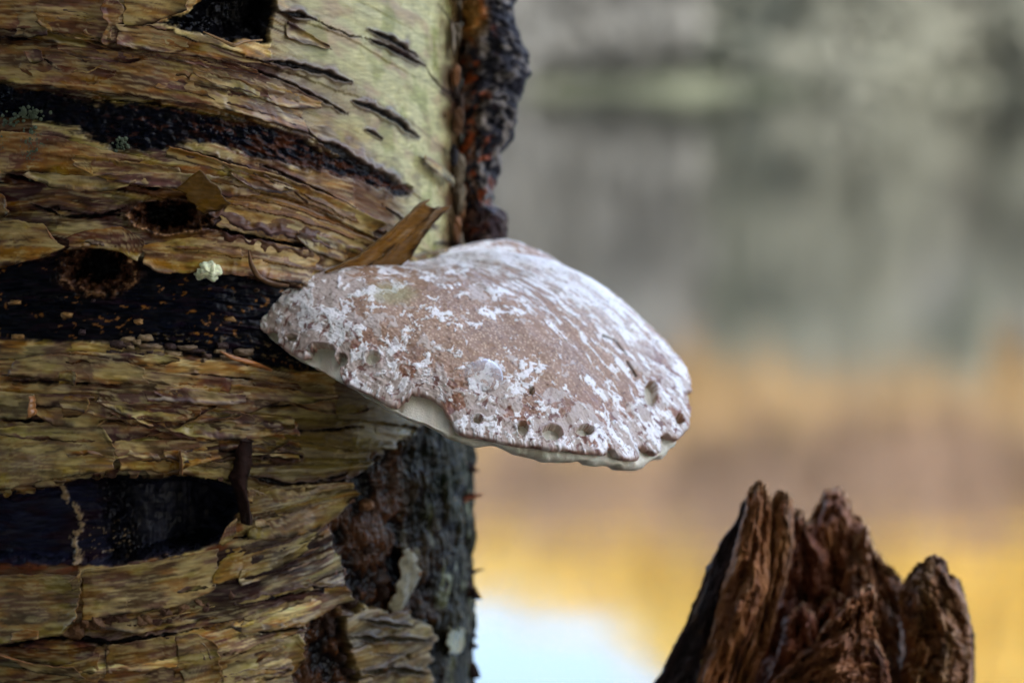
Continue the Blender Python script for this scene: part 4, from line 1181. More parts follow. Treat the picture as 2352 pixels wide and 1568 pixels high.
def build_loose_bark(root):
    MV = MAUVE; PG = lin(196, 180, 132)
    hand = [
        ([(-60, 100), (120, 108), (300, 118), (440, 135), (560, 160), (680, 200)], [(-60, 186), (100, 196), (220, 212), (340, 225), (470, 240), (600, 276), (700, 306)], dict(lb=1.8, tint=lin(178, 146, 104))),
        ([(268, 56), (320, 58), (400, 72), (520, 112), (600, 134)], [(272, 104), (340, 118), (480, 134), (600, 146), (660, 158)], dict(lb=1.6, ll=2.5, tint=lin(140, 102, 70))),
        ([(276, -80), (350, -80), (432, -80)], [(286, 62), (350, 56), (424, 24)], dict(lr=5, lb=1.5, tint=lin(190, 158, 100))),
        ([(-60, -70), (60, -70), (262, -70)], [(-60, 66), (100, 72), (258, 92)], dict(lb=1.2, lr=1.5, tint=lin(170, 128, 76))),
        ([(655, 48), (700, 74), (752, 106)], [(655, 86), (690, 100), (752, 114)], dict(lt=1, lb=1.2, base=1.2, rag=3)),
        ([(386, 338), (440, 350), (520, 376), (640, 404), (760, 455), (880, 515)], [(380, 362), (450, 376), (540, 402), (640, 442), (760, 502), (850, 545)], dict(lt=1.8, base=0.4, tint=lin(190, 160, 92))),
        ([(252, 404), (340, 396), (430, 398), (560, 410), (590, 430)], [(246, 414), (330, 426), (420, 434), (520, 452), (592, 447)], dict(lb=1.4, base=1.0, tint=lin(142, 112, 100))),
        ([(0, 300), (120, 312), (240, 345), (330, 362)], [(-40, 392), (100, 396), (200, 404), (290, 402)], dict(lb=1.2, tint=lin(168, 120, 62))),
        ([(404, 434), (430, 410), (458, 389)], [(464, 488), (496, 482), (522, 464)], dict(base=5.0, grain=False, tint=lin(112, 88, 36), inner=lin(90, 68, 32), rag=4.5, lb=1.5, thick=0.9, name="bark_flap")),
        ([(-60, 508), (40, 506), (104, 516), (122, 548)], [(-60, 614), (30, 608), (90, 592), (150, 566)], dict(lb=2.6, lr=1.6, tint=lin(190, 152, 82))),
        ([(150, 545), (200, 528), (280, 520), (330, 552)], [(160, 572), (215, 566), (270, 574), (318, 600)], dict(lb=2.0, tint=lin(150, 108, 74))),
        ([(330, 562), (420, 546), (520, 544), (640, 560), (740, 582)], [(330, 604), (366, 626), (450, 624), (560, 632), (700, 652)], dict(lb=2.2, tint=lin(192, 150, 78))),
        ([(520, 460), (640, 470), (780, 520), (880, 560)], [(500, 520), (600, 545), (720, 566), (800, 585)], dict(lt=0.4, base=0.3, tint=lin(200, 156, 84))),
        ([(40, 824), (120, 812), (200, 816), (280, 830), (330, 842)], [(20, 862), (120, 870), (230, 880), (334, 878)], dict(lr=2.2, lb=1.4, base=1.0, tint=lin(196, 172, 110))),
        ([(138, 852), (156, 848), (176, 852)], [(140, 880), (158, 878), (176, 882)], dict(base=2.0, lr=1.5, tint=lin(176, 146, 104), rag=2)),
        ([(-60, 896), (40, 900), (120, 905)], [(-60, 964), (40, 962), (124, 952)], dict(roll=("r", 4.0, 0.30), base=0.8, tint=lin(196, 180, 120), thick=0.4)),
        ([(150, 908), (200, 912), (204, 918)], [(140, 958), (180, 958), (200, 946)], dict(lr=1.8, tint=lin(180, 150, 90))),
        ([(-60, 985), (120, 974), (236, 976), (262, 1010)], [(-60, 1136), (20, 1122), (110, 1098), (200, 1086), (262, 1072)], dict(lb=2.4, lr=2.2, tint=lin(212, 196, 132))),
        ([(266, 1012), (320, 1012), (400, 1008), (500, 1012)], [(274, 1078), (330, 1076), (370, 1086), (500, 1050)], dict(lb=1.8, ll=1.2, tint=lin(190, 160, 96))),
        ([(384, 1036), (430, 1034), (520, 1046)], [(384, 1092), (440, 1092), (530, 1104)], dict(roll=("l", 4.2, 0.36), base=1.2, thick=0.4, tint=lin(196, 172, 116))),
        ([(330, 896), (420, 890), (500, 902), (560, 906)], [(336, 918), (420, 922), (500, 928), (560, 924)], dict(lb=2.0, base=0.9, tint=lin(150, 118, 112))),
        ([(240, 950), (340, 945), (420, 938)], [(230, 968), (330, 966), (420, 956)], dict(lb=1.2, base=0.6, tint=lin(140, 108, 84))),
        ([(592, 1116), (700, 1112), (796, 1106)], [(562, 1236), (640, 1234), (716, 1216), (760, 1182), (798, 1128)], dict(lr=3.4, lb=2.2, tint=lin(168, 152, 88), base=1.0)),
        ([(520, 1262), (640, 1240), (728, 1220)], [(484, 1338), (560, 1322), (640, 1300), (700, 1262)], dict(lb=1.6, tint=lin(170, 158, 96))),
        ([(-60, 1322), (100, 1316), (165, 1318), (188, 1322)], [(-60, 1482), (80, 1464), (150, 1452), (180, 1420)], dict(lr=3.0, lb=2.0, base=1.2, tint=lin(182, 168, 122))),
        ([(192, 1306), (300, 1296), (420, 1276), (500, 1258)], [(188, 1422), (300, 1406), (420, 1386), (490, 1350)], dict(lb=1.6, lt=1.0, tint=lin(176, 154, 108))),
        ([(560, 1390), (640, 1372), (720, 1350), (786, 1344)], [(548, 1452), (640, 1442), (700, 1428), (760, 1394), (802, 1372)], dict(lr=2.6, lb=1.2, base=1.0, tint=lin(178, 154, 116))),
        ([(470, 1405), (540, 1392), (570, 1400)], [(465, 1445), (530, 1440), (560, 1452)], dict(lb=1.2, tint=lin(160, 134, 100))),
        ([(246, 1482), (330, 1466), (402, 1456)], [(236, 1640), (330, 1640), (432, 1640)], dict(base=0.6, lt=1.4, tint=lin(168, 140, 98))),
        ([(404, 1456), (450, 1452), (492, 1472)], [(424, 1640), (470, 1596), (506, 1548)], dict(base=1.8, lr=1.6, tint=lin(184, 170, 130))),
        ([(500, 1470), (580, 1452), (680, 1450), (692, 1478)], [(512, 1578), (600, 1562), (660, 1546), (684, 1508)], dict(lr=2.2, lb=1.4, base=0.9, tint=lin(180, 168, 122))),
        ([(520, 1590), (600, 1572), (660, 1560)], [(520, 1660), (600, 1660), (660, 1660)], dict(lt=1.4, tint=lin(160, 136, 100))),
        ([(-60, 1520), (100, 1540), (230, 1500)], [(-60, 1680), (100, 1680), (226, 1680)], dict(lt=1.0, tint=lin(166, 138, 96))),
        ([(16, 1490), (60, 1508), (120, 1522), (160, 1520)], [(30, 1514), (80, 1540), (150, 1548), (196, 1556)], dict(base=2.5, roll=("t", 2.6, 0.5), tint=lin(176, 158, 110), thick=0.4)),
        ([(926, 1266), (940, 1256), (950, 1268)], [(902, 1400), (926, 1426), (972, 1340)], dict(trough=-2.5, base=0.2, lt=1.8, rag=4, grain=False, tint=lin(150, 144, 120), thick=1.2, name="bark_scale")),
        ([(1030, 1190), (1040, 1182), (1058, 1200)], [(1040, 1424), (1058, 1410), (1074, 1330)], dict(trough=-2.0, base=-1.0, grain=False, tint=lin(142, 146, 112), thick=1.2, name="bark_scale", rag=5)),
        ([(1030, 1442), (1050, 1436), (1072, 1446)], [(1024, 1500), (1046, 1506), (1066, 1492)], dict(base=0.4, grain=False, tint=lin(142, 144, 110), thick=1.0, name="bark_scale", rag=4)),
        ([(975, 356), (1010, 380), (1042, 412)], [(968, 372), (1000, 398), (1036, 430)], dict(base=0.8, lb=1.4, tint=PALEG, rag=3)),
        ([(940, 590), (1000, 575), (1060, 560)], [(930, 625), (1000, 612), (1060, 600)], dict(base=0.6, lt=1.5, tint=lin(168, 166, 100), rag=4)),
        ([(560, 1116), (600, 1128), (640, 1146)], [(566, 1150), (590, 1160), (630, 1154)], dict(base=0.8, ll=2.4, tint=lin(164, 140, 76), rag=3)),
        ([(578, 1192), (596, 1188), (612, 1198)], [(580, 1206), (598, 1210), (612, 1206)], dict(base=3.0, lr=1, tint=lin(196, 180, 156), rag=2, name="bark_flap")),
        ([(500, 1244), (516, 1205), (536, 1186)], [(506, 1252), (526, 1240), (540, 1222)], dict(base=2.2, lt=2.0, tint=lin(186, 160, 140), rag=2, name="bark_flap")),
        ([(166, 1330), (182, 1318), (190, 1302)], [(172, 1352), (184, 1348), (192, 1330)], dict(base=4.0, lt=1.5, tint=lin(168, 148, 116), rag=2, name="bark_flap")),
        ([(34, 1450), (70, 1440), (92, 1444)], [(34, 1466), (70, 1462), (96, 1462)], dict(base=3.2, lb=1, tint=lin(178, 134, 98), rag=2, name="bark_flap")),
        ([(60, 118), (84, 112), (100, 118)], [(70, 146), (90, 146), (102, 142)], dict(base=2.0, ll=1, tint=lin(120, 90, 84), rag=3, name="bark_flap")),
        ([(-40, 432), (10, 446), (26, 470)], [(-40, 506), (12, 500), (28, 486)], dict(base=2.0, lr=3.0, tint=lin(140, 110, 66), rag=3, name="bark_flap")),
        ([(240, -30), (262, -30), (276, -30)], [(244, 100), (262, 104), (276, 96)], dict(base=2.4, ll=2.5, tint=lin(120, 92, 70), rag=5)),
        ([(48, 30), (76, 26), (104, 34)], [(40, 84), (76, 88), (110, 80)], dict(base=1.8, lb=1.6, tint=lin(92, 66, 54), rag=5)),
    ]
    for n, (t, b, kw) in enumerate(hand):
        plate(root, t, b, seed=n + 1, **kw)
    # the broken strip standing out behind the fungus: two sheets with a split between
    plate(root, [(735, 626), (800, 588), (852, 524), (880, 488), (906, 456)], [(810, 628), (846, 585), (880, 545), (906, 505), (918, 474)], name="bark_splinter", lift=(1.0, 15.0), trough=2.0, thick=1.3, seed=71, grain=False, tint=lin(146, 112, 54), inner=lin(110, 84, 44), rag=4)
    plate(root, [(812, 628), (850, 588), (884, 546), (912, 506), (938, 478)], [(876, 634), (910, 590), (922, 548), (936, 512), (958, 470)], name="bark_splinter", lift=(1.5, 13.0), trough=2.0, thick=1.3, seed=72, grain=False, tint=lin(132, 102, 52), inner=lin(104, 80, 42), rag=4)
    # fine slivers
    tube(root, [(558, 572), (566, 604), (584, 632), (612, 648), (660, 656)], [1.5, 5, 6, 6, 4], "bark_sliver", lin(96, 68, 42), 3, [7, 5, 3, 2, 1], n=8, m=30)
    tube(root, [(500, 804), (530, 820), (580, 834), (624, 850)], [1.5, 5, 6, 4], "bark_sliver", lin(170, 110, 56), 4, [4, 2.5, 1.5, 0], n=8, m=30)
    tube(root, [(466, 74), (500, 90), (530, 106), (556, 96), (600, 92)], [2, 3, 4, 3, 2], "bark_sliver", lin(150, 116, 72), 5, [1, 2.5, 4, 2.5, 1], n=8, m=36)
    rg0 = random.Random(8)
    for k in range(16):
        cx = rg0.uniform(-20, 520); ye = float(np.interp(cx, [-20, 0, 120, 250, 350, 450, 530], [1140, 1137, 1108, 1090, 1096, 1090, 1108])) - 3
        ln_, w_ = rg0.uniform(14, 50), rg0.uniform(7, 20)
        plate(root, [(cx, ye - w_), (cx + ln_ / 2, ye - w_ + rg0.uniform(-3, 3)), (cx + ln_, ye - w_)], [(cx + 4, ye + rg0.uniform(0, 8)), (cx + ln_ / 2, ye + rg0.uniform(2, 12)), (cx + ln_ - 3, ye + rg0.uniform(0, 6))],
              base=rg0.uniform(-0.5, 1.0), lb=rg0.uniform(0, 1.6), rag=5, thick=0.5, seed=300 + k, tint=rg0.choice([lin(130, 92, 60), lin(96, 66, 50), lin(150, 120, 80)]))
    # the dark rolled quill beside the hollow
    plate(root, [(546, 1002), (528, 1028), (530, 1064), (520, 1096), (538, 1126), (546, 1160), (556, 1198)], [(560, 1006), (568, 1034), (574, 1062), (566, 1100), (568, 1128), (574, 1160), (570, 1202)], name="bark_quill", base=7.0, trough=-5.5, thick=1.4, seed=81, grain=False,
          tint=lin(74, 56, 50), inner=lin(56, 42, 38), rag=12, mat=M_ROT, ll=3.0)
    # crumbs of rotten wood wedged under the lower strips
    rg = random.Random(12)
    for k in range(16):
        f = k / 15
        cx = 150 + 380 * f + rg.uniform(-6, 6); cy = 1448 - 62 * f ** 1.4 + rg.uniform(-18, 14)
        lump(root, cx, cy, rg.uniform(12, 24), rg.uniform(9, 18), rg.uniform(1.5, 3), "wood_crumb", rg.choice([lin(112, 80, 52), lin(92, 66, 50), lin(124, 96, 66), lin(78, 54, 42)]), k, off=-0.7, n=20, rough=0.75)
    for k in range(14):
        cx = 560 + 18 * k + rg.uniform(-8, 8); cy = 1352 - 2.2 * k + rg.uniform(-22, 16)
        lump(root, cx, cy, rg.uniform(10, 26), rg.uniform(6, 12), rg.uniform(1, 2.4), "wood_crumb", rg.choice([lin(130, 92, 62), lin(112, 78, 66), lin(86, 62, 54)]), 40 + k, off=-0.6, n=18, rough=0.7)
    for k in range(26):
        cx = rg.uniform(700, 900); cy = rg.uniform(1140, 1560)
        lump(root, cx, cy, rg.uniform(7, 18), rg.uniform(7, 20), rg.uniform(2, 4), "wood_crumb", rg.choice([lin(92, 60, 40), lin(120, 80, 52), lin(58, 42, 34), lin(140, 100, 66)]), 70 + k, off=-4.5, n=18, rough=0.5)
    for k in range(34):
        cx = rg.uniform(230, 600); cy = 800 + 0.06 * (cx - 300) + rg.gauss(0, 14)
        lump(root, cx, cy, rg.uniform(8, 22), rg.uniform(4, 9), rg.uniform(1, 2.5), "wood_crumb", rg.choice([lin(120, 100, 76), lin(92, 72, 58), lin(140, 118, 84), lin(64, 50, 46)]), 120 + k, off=-2.6, n=18, rough=0.5)
    for k in range(9):
        cx = rg.uniform(0, 620); cy = rg.uniform(660, 780)
        lump(root, cx, cy, rg.uniform(5, 16), rg.uniform(3, 7), rg.uniform(0.8, 2), "wood_crumb", rg.choice([lin(150, 112, 60), lin(60, 46, 48), lin(92, 70, 52)]), 160 + k, off=-3.4, n=14, rough=0.5)
    # further strips, laid along the bark's own grain
    rr = random.Random(31)
    made = 0; tries = 0
    while made < 42 and tries < 3000:
        tries += 1
        x0 = rr.uniform(-80, 860); T0 = rr.uniform(-40, 1600)
        Lp = rr.uniform(140, 460); Wp = rr.uniform(20, 46) * (0.7 + Lp / 450)
        xs = np.linspace(x0, x0 + Lp, 5)
        g = (np.clip(xs, 0, 1120) / 1000) ** 2
        ys = T0 + np.interp(T0, K_Y, K_V) * g
        X_, Y_ = xs, ys + Wp / 2
        if Y_.max() > 1640 or xs[-1] > 900: continue
        bad = False
        for poly, mg in ((DARK1, 4), (DARK2, 4), (CAVITY, 14), (TOPHOLE, 10), (ROT, 8), (SMOOTH, -60)):
            if (sd_poly(poly, np.r_[X_, X_], np.r_[ys, ys + Wp]) < mg).any(): bad = True; break
        for kx, ky, rx, ry in ((222, 622, 96, 62), (388, 498, 100, 44)):
            if (np.hypot((X_ - kx) / rx, (Y_ - ky) / ry) < 1.15).any(): bad = True
        if bad: continue
        wob = [rr.uniform(-3, 3) for _ in range(10)]
        tp = [(a, b + wob[i]) for i, (a, b) in enumerate(zip(xs, ys))]
        ends = [0.35, 0.9, 1.0, 0.9, 0.3]
        bt = [(a + rr.uniform(-4, 4), b + Wp * (ends[i] if rr.random() < 0.8 else 1.0) + wob[5 + i]) for i, (a, b) in enumerate(zip(xs, ys))]
        kw = dict(base=rr.uniform(0.0, 0.9), lb=rr.choice([0.5, 1.2, 2.0]), lt=rr.choice([0, 0, 0.8]), lr=rr.choice([0, 0, 1.4]), ll=rr.choice([0, 0, 1.4]), rag=rr.uniform(3, 6),
                  thick=rr.uniform(0.35, 0.8), tint=rr.choice([None, None, lin(150, 116, 108), lin(132, 88, 52), lin(112, 82, 74), lin(200, 182, 130)]))
        plate(root, tp, bt, seed=100 + made, **kw)
        made += 1


def build_ridge(root):
    """dark burnt-looking bark ridge on the lake side of the stem, in separate lumps and scales"""
    outl = np.array([(-120, 1172), (0, 1180), (60, 1186), (100, 1200), (130, 1214), (170, 1216), (200, 1190), (280, 1184), (320, 1172), (350, 1146), (420, 1140), (470, 1132), (486, 1160), (540, 1164), (560, 1142), (600, 1105)], float)
    m, n = 420, 90
    py = np.linspace(-120, 610, m); a = np.linspace(0, 2 * math.pi, n, endpoint=False)
    A, PY = np.meshgrid(a, py)
    rgt = np.interp(PY, outl[:, 0], outl[:, 1]); lft = 1056 + 22 * fbm(PY / 70, 0 * PY, 601, 4, 0.6)
    cx = (rgt + lft) / 2; rx = (rgt - lft) / 2
    k = 1 + 0.2 * fbm(A * 1.3, PY / 60, 602, 3)
    cr = fbm(np.cos(A) * 1.6 + 2, PY / 46 + np.sin(A), 603, 5, 0.6); cr2 = fbm(np.cos(A) * 3, PY / 20 + 2 * np.sin(A), 604, 4, 0.6)
    Yc = AX_Y - 0.012
    X_ = cx + rx * np.cos(A) * (k + 0.24 * cr + 0.06 * cr2)
    dep = Yc - np.sin(A) * (0.013 + 0.004 * cr + 0.0025 * cr2)
    P = at_depth(X_, PY + 6 * cr, dep)
    C = np.broadcast_to(lin(38, 38, 46), P.shape) * (1 + 0.8 * cr)[..., None]
    C = mixc(C, lin(112, 104, 98), sstep(0.1, 0.4, cr2 + 0.5 * fbm(A, PY / 70, 607, 2)) * 0.65)
    left = sstep(1116, 1074, X_ + 26 * cr)
    C = mixc(C, lin(136, 92, 60), left * sstep(-0.1, 0.3, fbm(A * 4, PY / 22, 605, 3)) * 0.9)
    C = mixc(C, lin(190, 92, 38), sstep(1150, 1090, X_) * sstep(0.2, 0.42, fbm(np.cos(A) * 2, PY / 34, 606, 3)) * 0.9)
    C = mixc(C, lin(150, 138, 124), sstep(0.3, 0.5, fbm(np.cos(A) * 2 + 5, PY / 44, 608, 3)) * 0.6)
    C = mixc(C, lin(204, 150, 60), sstep(60, 10, np.hypot((X_ - 1076), (PY - 40) * 0.8)) * 0.7)
    C = mixc(C, lin(52, 30, 28), sstep(470, 490, PY) * 0.7)
    mesh_obj("bark_ridge", P, grid_faces(n, m, wrap_u=True), M_ROT, root, np.clip(C, 0.003, 0.9))
    rg = random.Random(21)
    for k in range(16):
        cy = rg.uniform(-20, 600); cx = 1054 + rg.gauss(0, 8) - 6 * (cy > 420)
        lump(root, cx, cy, rg.uniform(5, 12), rg.uniform(18, 46), rg.uniform(0.8, 1.8), "bark_crumb", rg.choice([lin(64, 52, 46), lin(108, 76, 50), lin(44, 42, 46), lin(128, 84, 46), lin(112, 98, 76), lin(80, 66, 58)]), 200 + k, off=-0.4, n=22, rough=1.1)
    # thorny chips of bark standing off the silhouette
    for k, (sx, sy, dx, dy, w, dp) in enumerate([(1086, 1146, 26, -12, 10, 0), (1084, 1322, 32, -16, 9, 0), (1088, 1352, 22, 20, 26, 0), (1082, 1440, 18, 24, 22, 0), (1086, 1530, 22, 26, 30, 0),
                                                 (1080, 1490, 22, -10, 12, 0), (1092, 1070, 14, 12, 14, 0), (1180, 130, 34, 40, 34, 0), (1150, 306, 30, 6, 16, 0), (1124, 512, 42, 14, 40, 0), (1128, 498, 30, -16, 20, 0)]):
        n1, n2 = 14, 12
        q = np.linspace(0, 1, n1); e = np.linspace(-1, 1, n2)
        E, Q = np.meshgrid(e, q)
        tap = (1 - Q ** 1.6) * (1 + 0.4 * fbm(E * 2 + k, Q * 4, 640 + k, 3))
        ex, ey = -dy / math.hypot(dx, dy), dx / math.hypot(dx, dy)
        jx = 6 * fbm(E * 1.5 + k * 3, Q * 3, 650 + k, 3)
        PX_ = sx - 30 + (dx + 26) * Q + ex * w * E * tap + jx * Q; PY_ = sy + dy * Q + ey * w * E * tap + jx * 0.6
        dd = AX_Y - 0.014 + 0.003 * fbm(E * 1.2, Q * 2, 660 + k, 3)
        front = at_depth(PX_, PY_, dd - 0.0022 * (1 - E ** 2) * (1 - 0.8 * Q)); back = at_depth(PX_, PY_, dd + 0.0022)
        V, F = shell(front, back, n2, n1)
        c = lin(150, 78, 40) if k == 0 else lin(58, 42, 38)
        Cc = np.broadcast_to(c, front.shape) * (1 + 0.6 * fbm(E * 2, Q * 3, 630 + k, 3))[..., None]
        mesh_obj("bark_chip", V, F, M_ROT, root, np.clip(np.concatenate([Cc.reshape(-1, 3)] * 2), 0.003, 0.9))


def build_bits():
    """small things stuck to the trunk"""
    o = lump(None, 476, 622, 30, 20, 3.4, "fungus_chip", lin(224, 230, 186), 9, off=1.6, mat=M_PORE, rough=0.55, n=48, box=0.95)
    tag(o, "small pale green fungus chip stuck on the dark band of the birch trunk", "fungus chip")
    rg = random.Random(4)
    V, F = [], []
    base_a = np.linspace(0, 2 * math.pi, 7, endpoint=False)
    spots = [(64, 262, 40, 16, 60), (72, 340, 24, 50, 150), (-4, 332, 14, 20, 20), (278, 330, 20, 18, 24), (24, 280, 18, 10, 16)]
    for sx, sy, rx, ry, n in spots:
        for _ in range(n):
            x, y = rg.gauss(sx, rx * 0.5), rg.gauss(sy, ry * 0.5)
            th, z = trunk_hit(np.array(x), np.array(y))
            c = trunk_pt(th, z, 0.0004 + rg.random() * 0.0006)
            nr = np.array([math.sin(th), -math.cos(th), 0]); tg = np.array([math.cos(th), math.sin(th), 0]); up = np.array([0, 0, 1.0])
            r = rg.uniform(0.0003, 0.0009)
            b0 = len(V)
            for q in base_a:
                V.append(c + tg * math.cos(q) * r * rg.uniform(.7, 1.3) + up * math.sin(q) * r * rg.uniform(.7, 1.3) - nr * 0.001)
            V.append(c + nr * r * 0.5)
            for q in range(7): F.append((b0 + q, b0 + (q + 1) % 7, b0 + 7))
    V = np.array(V)
    C = np.broadcast_to(lin(86, 100, 78), V.shape)
    o = mesh_obj("lichen", V, F, M_ROT, None, C)
    o["kind"] = "stuff"; tag(o, "grey-green crusty lichen dotted over the upper dark band of the trunk", "lichen")


# ------------------------------------------------------------------ the broken stump
def shard(root, left, right, top, depth, thick, name, color, seed, color2=None, flare=(0.0, 0.0), groove=0.35, lean=0.0, nu=70, nw=150, tipc=None):
    """one splintered piece of the stump. left/right margins run down the measured grid, top is its broken edge;
    below the picture it carries on down to the ground. thick in m, groove = depth of the fibre ridges"""
    ground = 0.33
    l0, r0 = np.array(left, float), np.array(right, float); t0 = np.array(top, float)
    u = np.linspace(0, 1, nu)
    tp = np.stack([np.interp(u, np.linspace(0, 1, len(t0)), t0[:, k]) for k in range(2)], -1)
    tp[:, 1] += 11 * fbm(u * 7 + seed, 0 * u, 700 + seed, 5, 0.68) + 7 * np.abs(fbm(u * 20 + seed, 0 * u, 701 + seed, 3))
    tp[:, 0] += 5 * fbm(u * 11 + seed, 0 * u + 7, 711 + seed, 3)
    yb = 1640.0
    w = np.linspace(0, 1, nw)
    U, W = np.meshgrid(u, w)                                   # W 0 top .. 1 bottom of the detailed part
    py = tp[:, 1][None] * (1 - W) + yb * W
    xl = np.interp(py, l0[:, 1], l0[:, 0]); xr = np.interp(py, r0[:, 1], r0[:, 0])
    k = sstep(0, 0.18, W)
    px = (tp[:, 0][None]) * (1 - k) + (xl + (xr - xl) * U) * k
    px = px + 3.5 * fbm(U * 3 + seed, W * 7, 702 + seed, 3)
    px[:, 0] += 5 * fbm(W[:, 0] * 22, W[:, 0] * 0 + seed, 703, 3); px[:, -1] += 5 * fbm(W[:, 0] * 22, W[:, 0] * 0 + seed + 4, 704, 3)
    gr = fbm(U * 4.5 + 0.35 * fbm(U * 3, W * 4, 705, 2) + seed * 3, W * 1.6, 706 + seed, 5, 0.62)
    gr2 = fbm(U * 24 + seed, W * 3.5, 707 + seed, 3)
    cross = fbm(U * 6, W * 20, 708 + seed, 5, 0.65)
    lumps = fbm(U * 3.2 + seed, W * 6, 712 + seed, 5, 0.6)
    blk = np.floor(4 * fbm(U * 2.6 + seed, W * 3.4, 709 + seed, 3)) / 4
    prof = np.abs(np.sin(math.pi * np.clip(U, 0.0, 1))) ** 0.35
    tip = sstep(0, 0.10, W) * 0.4 + 0.6
    fr = -thick * (0.5 * prof * tip + groove * (gr * 0.3 + 0.1 * gr2 + 0.22 * cross + 0.6 * lumps + 1.3 * blk) * prof)
    bk = thick * 0.5 * prof * tip
    dl = lean * (W - 0.3)
    Pf = at_depth(px, py, depth + fr + dl); Pb = at_depth(px, py, depth + bk + dl + 0.001)
    # continue to the ground
    rowsf, rowsb = [Pf], [Pb]
    z0f = Pf[-1]; z0b = Pb[-1]
    for q in np.linspace(0.15, 1, 8):
        for rows, z0 in ((rowsf, z0f), (rowsb, z0b)):
            r = z0.copy(); r[:, 2] = z0[:, 2] * (1 - q) + ground * q
            r[:, 0] += flare[0] * q * (2 - q) * 0.5 * (1 - u) + flare[1] * q * (2 - q) * 0.5 * u
            rows.append(r[None])
    Pf, Pb = np.concatenate(rowsf), np.concatenate(rowsb)
    n2 = Pf.shape[0]
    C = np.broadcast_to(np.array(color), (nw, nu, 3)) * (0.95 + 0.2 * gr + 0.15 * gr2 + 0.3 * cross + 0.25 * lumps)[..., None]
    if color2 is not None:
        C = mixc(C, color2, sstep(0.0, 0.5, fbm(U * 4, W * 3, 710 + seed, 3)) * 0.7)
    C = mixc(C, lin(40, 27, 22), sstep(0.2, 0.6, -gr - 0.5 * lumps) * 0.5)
    C = mixc(C, lin(150, 112, 60), sstep(0.2, 0.6, lumps) * 0.4)
    C = mixc(C, tipc if tipc is not None else lin(184, 150, 112), sstep(0.06, 0.0, W + 0.05 * cross) * 0.7)
    C = np.concatenate([C, np.repeat(C[-1:], n2 - nw, 0)])
    V, F = shell(Pf, Pb, nu, n2)
    return mesh_obj(name, V, F, M_STUMP, root, np.clip(np.concatenate([C.reshape(-1, 3)] * 2), 0.003, 0.9))


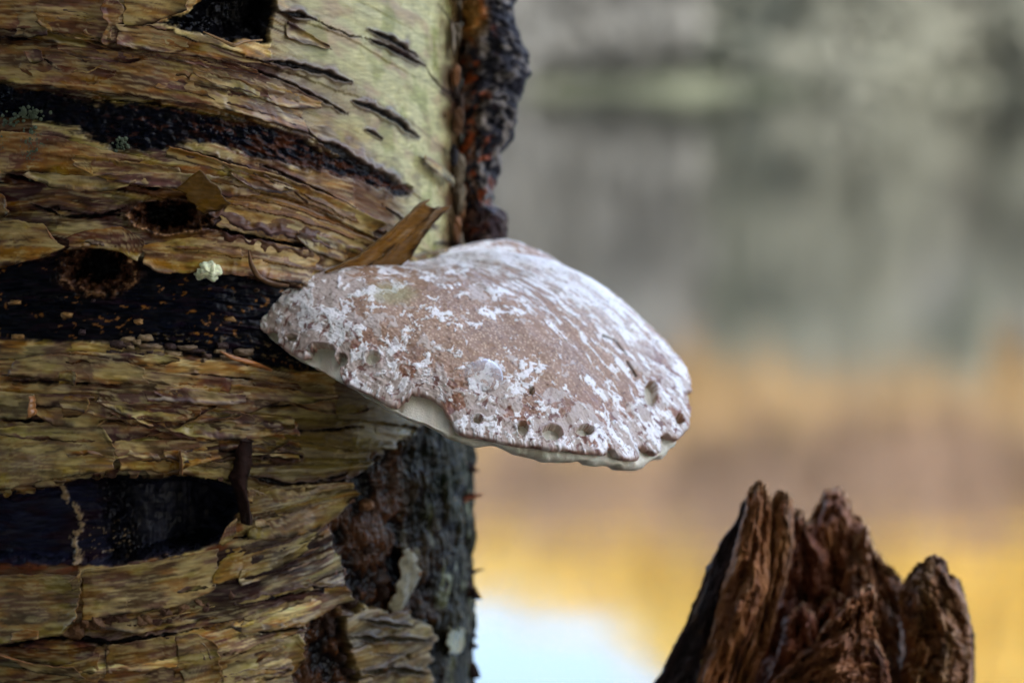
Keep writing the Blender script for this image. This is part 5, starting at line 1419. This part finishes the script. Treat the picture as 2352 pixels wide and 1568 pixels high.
def build_stump():
    c = at_depth(1900.0, 1640.0, 1.17)
    root = empty("broken_stump", (float(c[0]), 1.17, 0.34), "hollow broken stump of decayed reddish brown wood with a splintered top", "stump")
    W1 = lin(150, 96, 50); W2 = lin(118, 66, 36); W3 = lin(160, 112, 62); BK = lin(58, 48, 52)
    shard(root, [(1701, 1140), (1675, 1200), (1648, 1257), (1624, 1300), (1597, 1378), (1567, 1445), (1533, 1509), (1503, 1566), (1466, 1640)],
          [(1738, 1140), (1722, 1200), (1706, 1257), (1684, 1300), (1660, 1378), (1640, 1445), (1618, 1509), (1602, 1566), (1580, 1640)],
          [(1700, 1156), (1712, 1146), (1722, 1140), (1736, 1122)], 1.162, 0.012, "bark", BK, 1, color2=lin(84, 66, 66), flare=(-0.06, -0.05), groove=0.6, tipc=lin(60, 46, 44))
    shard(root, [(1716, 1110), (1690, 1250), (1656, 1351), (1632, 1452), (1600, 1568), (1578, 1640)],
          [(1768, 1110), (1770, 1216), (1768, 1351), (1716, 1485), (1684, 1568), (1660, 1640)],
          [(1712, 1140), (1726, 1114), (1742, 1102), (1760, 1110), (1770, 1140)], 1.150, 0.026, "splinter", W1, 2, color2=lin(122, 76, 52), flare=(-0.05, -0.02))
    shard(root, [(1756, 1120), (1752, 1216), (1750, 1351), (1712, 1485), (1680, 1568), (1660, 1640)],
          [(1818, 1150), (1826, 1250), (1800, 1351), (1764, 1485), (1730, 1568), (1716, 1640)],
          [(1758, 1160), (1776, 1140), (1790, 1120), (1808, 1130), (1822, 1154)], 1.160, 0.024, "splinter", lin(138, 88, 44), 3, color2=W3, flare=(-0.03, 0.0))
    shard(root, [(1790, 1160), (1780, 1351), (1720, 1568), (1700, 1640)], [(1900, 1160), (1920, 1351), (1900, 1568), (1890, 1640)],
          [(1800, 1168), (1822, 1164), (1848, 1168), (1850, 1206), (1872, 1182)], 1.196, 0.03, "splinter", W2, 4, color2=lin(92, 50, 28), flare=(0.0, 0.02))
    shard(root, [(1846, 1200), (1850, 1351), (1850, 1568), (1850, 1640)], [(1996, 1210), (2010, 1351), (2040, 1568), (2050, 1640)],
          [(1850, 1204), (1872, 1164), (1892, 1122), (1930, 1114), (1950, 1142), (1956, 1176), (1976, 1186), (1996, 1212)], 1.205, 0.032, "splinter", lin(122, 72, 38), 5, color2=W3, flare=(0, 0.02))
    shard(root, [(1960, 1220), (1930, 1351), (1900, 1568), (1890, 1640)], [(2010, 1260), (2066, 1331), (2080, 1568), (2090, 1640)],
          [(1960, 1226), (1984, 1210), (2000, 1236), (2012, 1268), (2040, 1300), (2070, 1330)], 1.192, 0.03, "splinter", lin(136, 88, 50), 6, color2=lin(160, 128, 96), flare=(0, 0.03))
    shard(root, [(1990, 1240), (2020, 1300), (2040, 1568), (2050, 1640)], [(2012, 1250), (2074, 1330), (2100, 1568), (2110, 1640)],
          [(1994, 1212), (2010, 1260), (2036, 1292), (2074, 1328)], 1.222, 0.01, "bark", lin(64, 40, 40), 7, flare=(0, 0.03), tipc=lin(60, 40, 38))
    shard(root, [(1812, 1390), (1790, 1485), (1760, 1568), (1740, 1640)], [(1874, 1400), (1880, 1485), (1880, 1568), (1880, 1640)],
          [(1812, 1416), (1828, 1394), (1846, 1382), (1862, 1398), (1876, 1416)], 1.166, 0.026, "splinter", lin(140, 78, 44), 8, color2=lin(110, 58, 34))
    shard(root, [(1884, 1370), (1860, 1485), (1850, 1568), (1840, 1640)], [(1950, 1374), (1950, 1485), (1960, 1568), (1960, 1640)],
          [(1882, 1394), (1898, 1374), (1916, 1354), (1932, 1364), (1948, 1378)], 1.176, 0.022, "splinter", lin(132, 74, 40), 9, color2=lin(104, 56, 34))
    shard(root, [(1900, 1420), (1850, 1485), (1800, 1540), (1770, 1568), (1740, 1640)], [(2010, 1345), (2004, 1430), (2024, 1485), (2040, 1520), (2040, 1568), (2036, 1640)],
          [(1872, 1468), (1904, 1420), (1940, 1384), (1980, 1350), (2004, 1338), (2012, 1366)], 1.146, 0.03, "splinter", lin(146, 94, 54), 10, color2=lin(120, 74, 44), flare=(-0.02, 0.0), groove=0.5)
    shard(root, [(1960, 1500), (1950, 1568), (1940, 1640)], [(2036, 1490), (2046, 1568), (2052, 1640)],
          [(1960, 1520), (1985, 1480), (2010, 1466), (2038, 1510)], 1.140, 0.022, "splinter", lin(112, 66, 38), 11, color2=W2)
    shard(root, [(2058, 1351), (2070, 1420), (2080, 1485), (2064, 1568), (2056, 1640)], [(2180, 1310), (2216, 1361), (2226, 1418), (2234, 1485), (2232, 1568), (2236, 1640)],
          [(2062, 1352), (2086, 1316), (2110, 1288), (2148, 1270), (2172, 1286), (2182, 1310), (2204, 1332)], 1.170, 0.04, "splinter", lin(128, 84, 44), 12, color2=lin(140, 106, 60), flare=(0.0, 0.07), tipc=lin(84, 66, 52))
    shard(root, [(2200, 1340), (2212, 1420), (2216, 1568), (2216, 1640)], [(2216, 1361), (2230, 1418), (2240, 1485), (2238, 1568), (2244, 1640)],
          [(2190, 1322), (2204, 1330), (2216, 1360)], 1.186, 0.014, "bark", lin(52, 40, 38), 13, flare=(0.06, 0.08), tipc=lin(50, 40, 38))


build_lake()
build_far_trees()
TREE = build_trunk()
build_ridge(TREE)
build_loose_bark(TREE)
build_fungus()
build_stump()
build_bits()
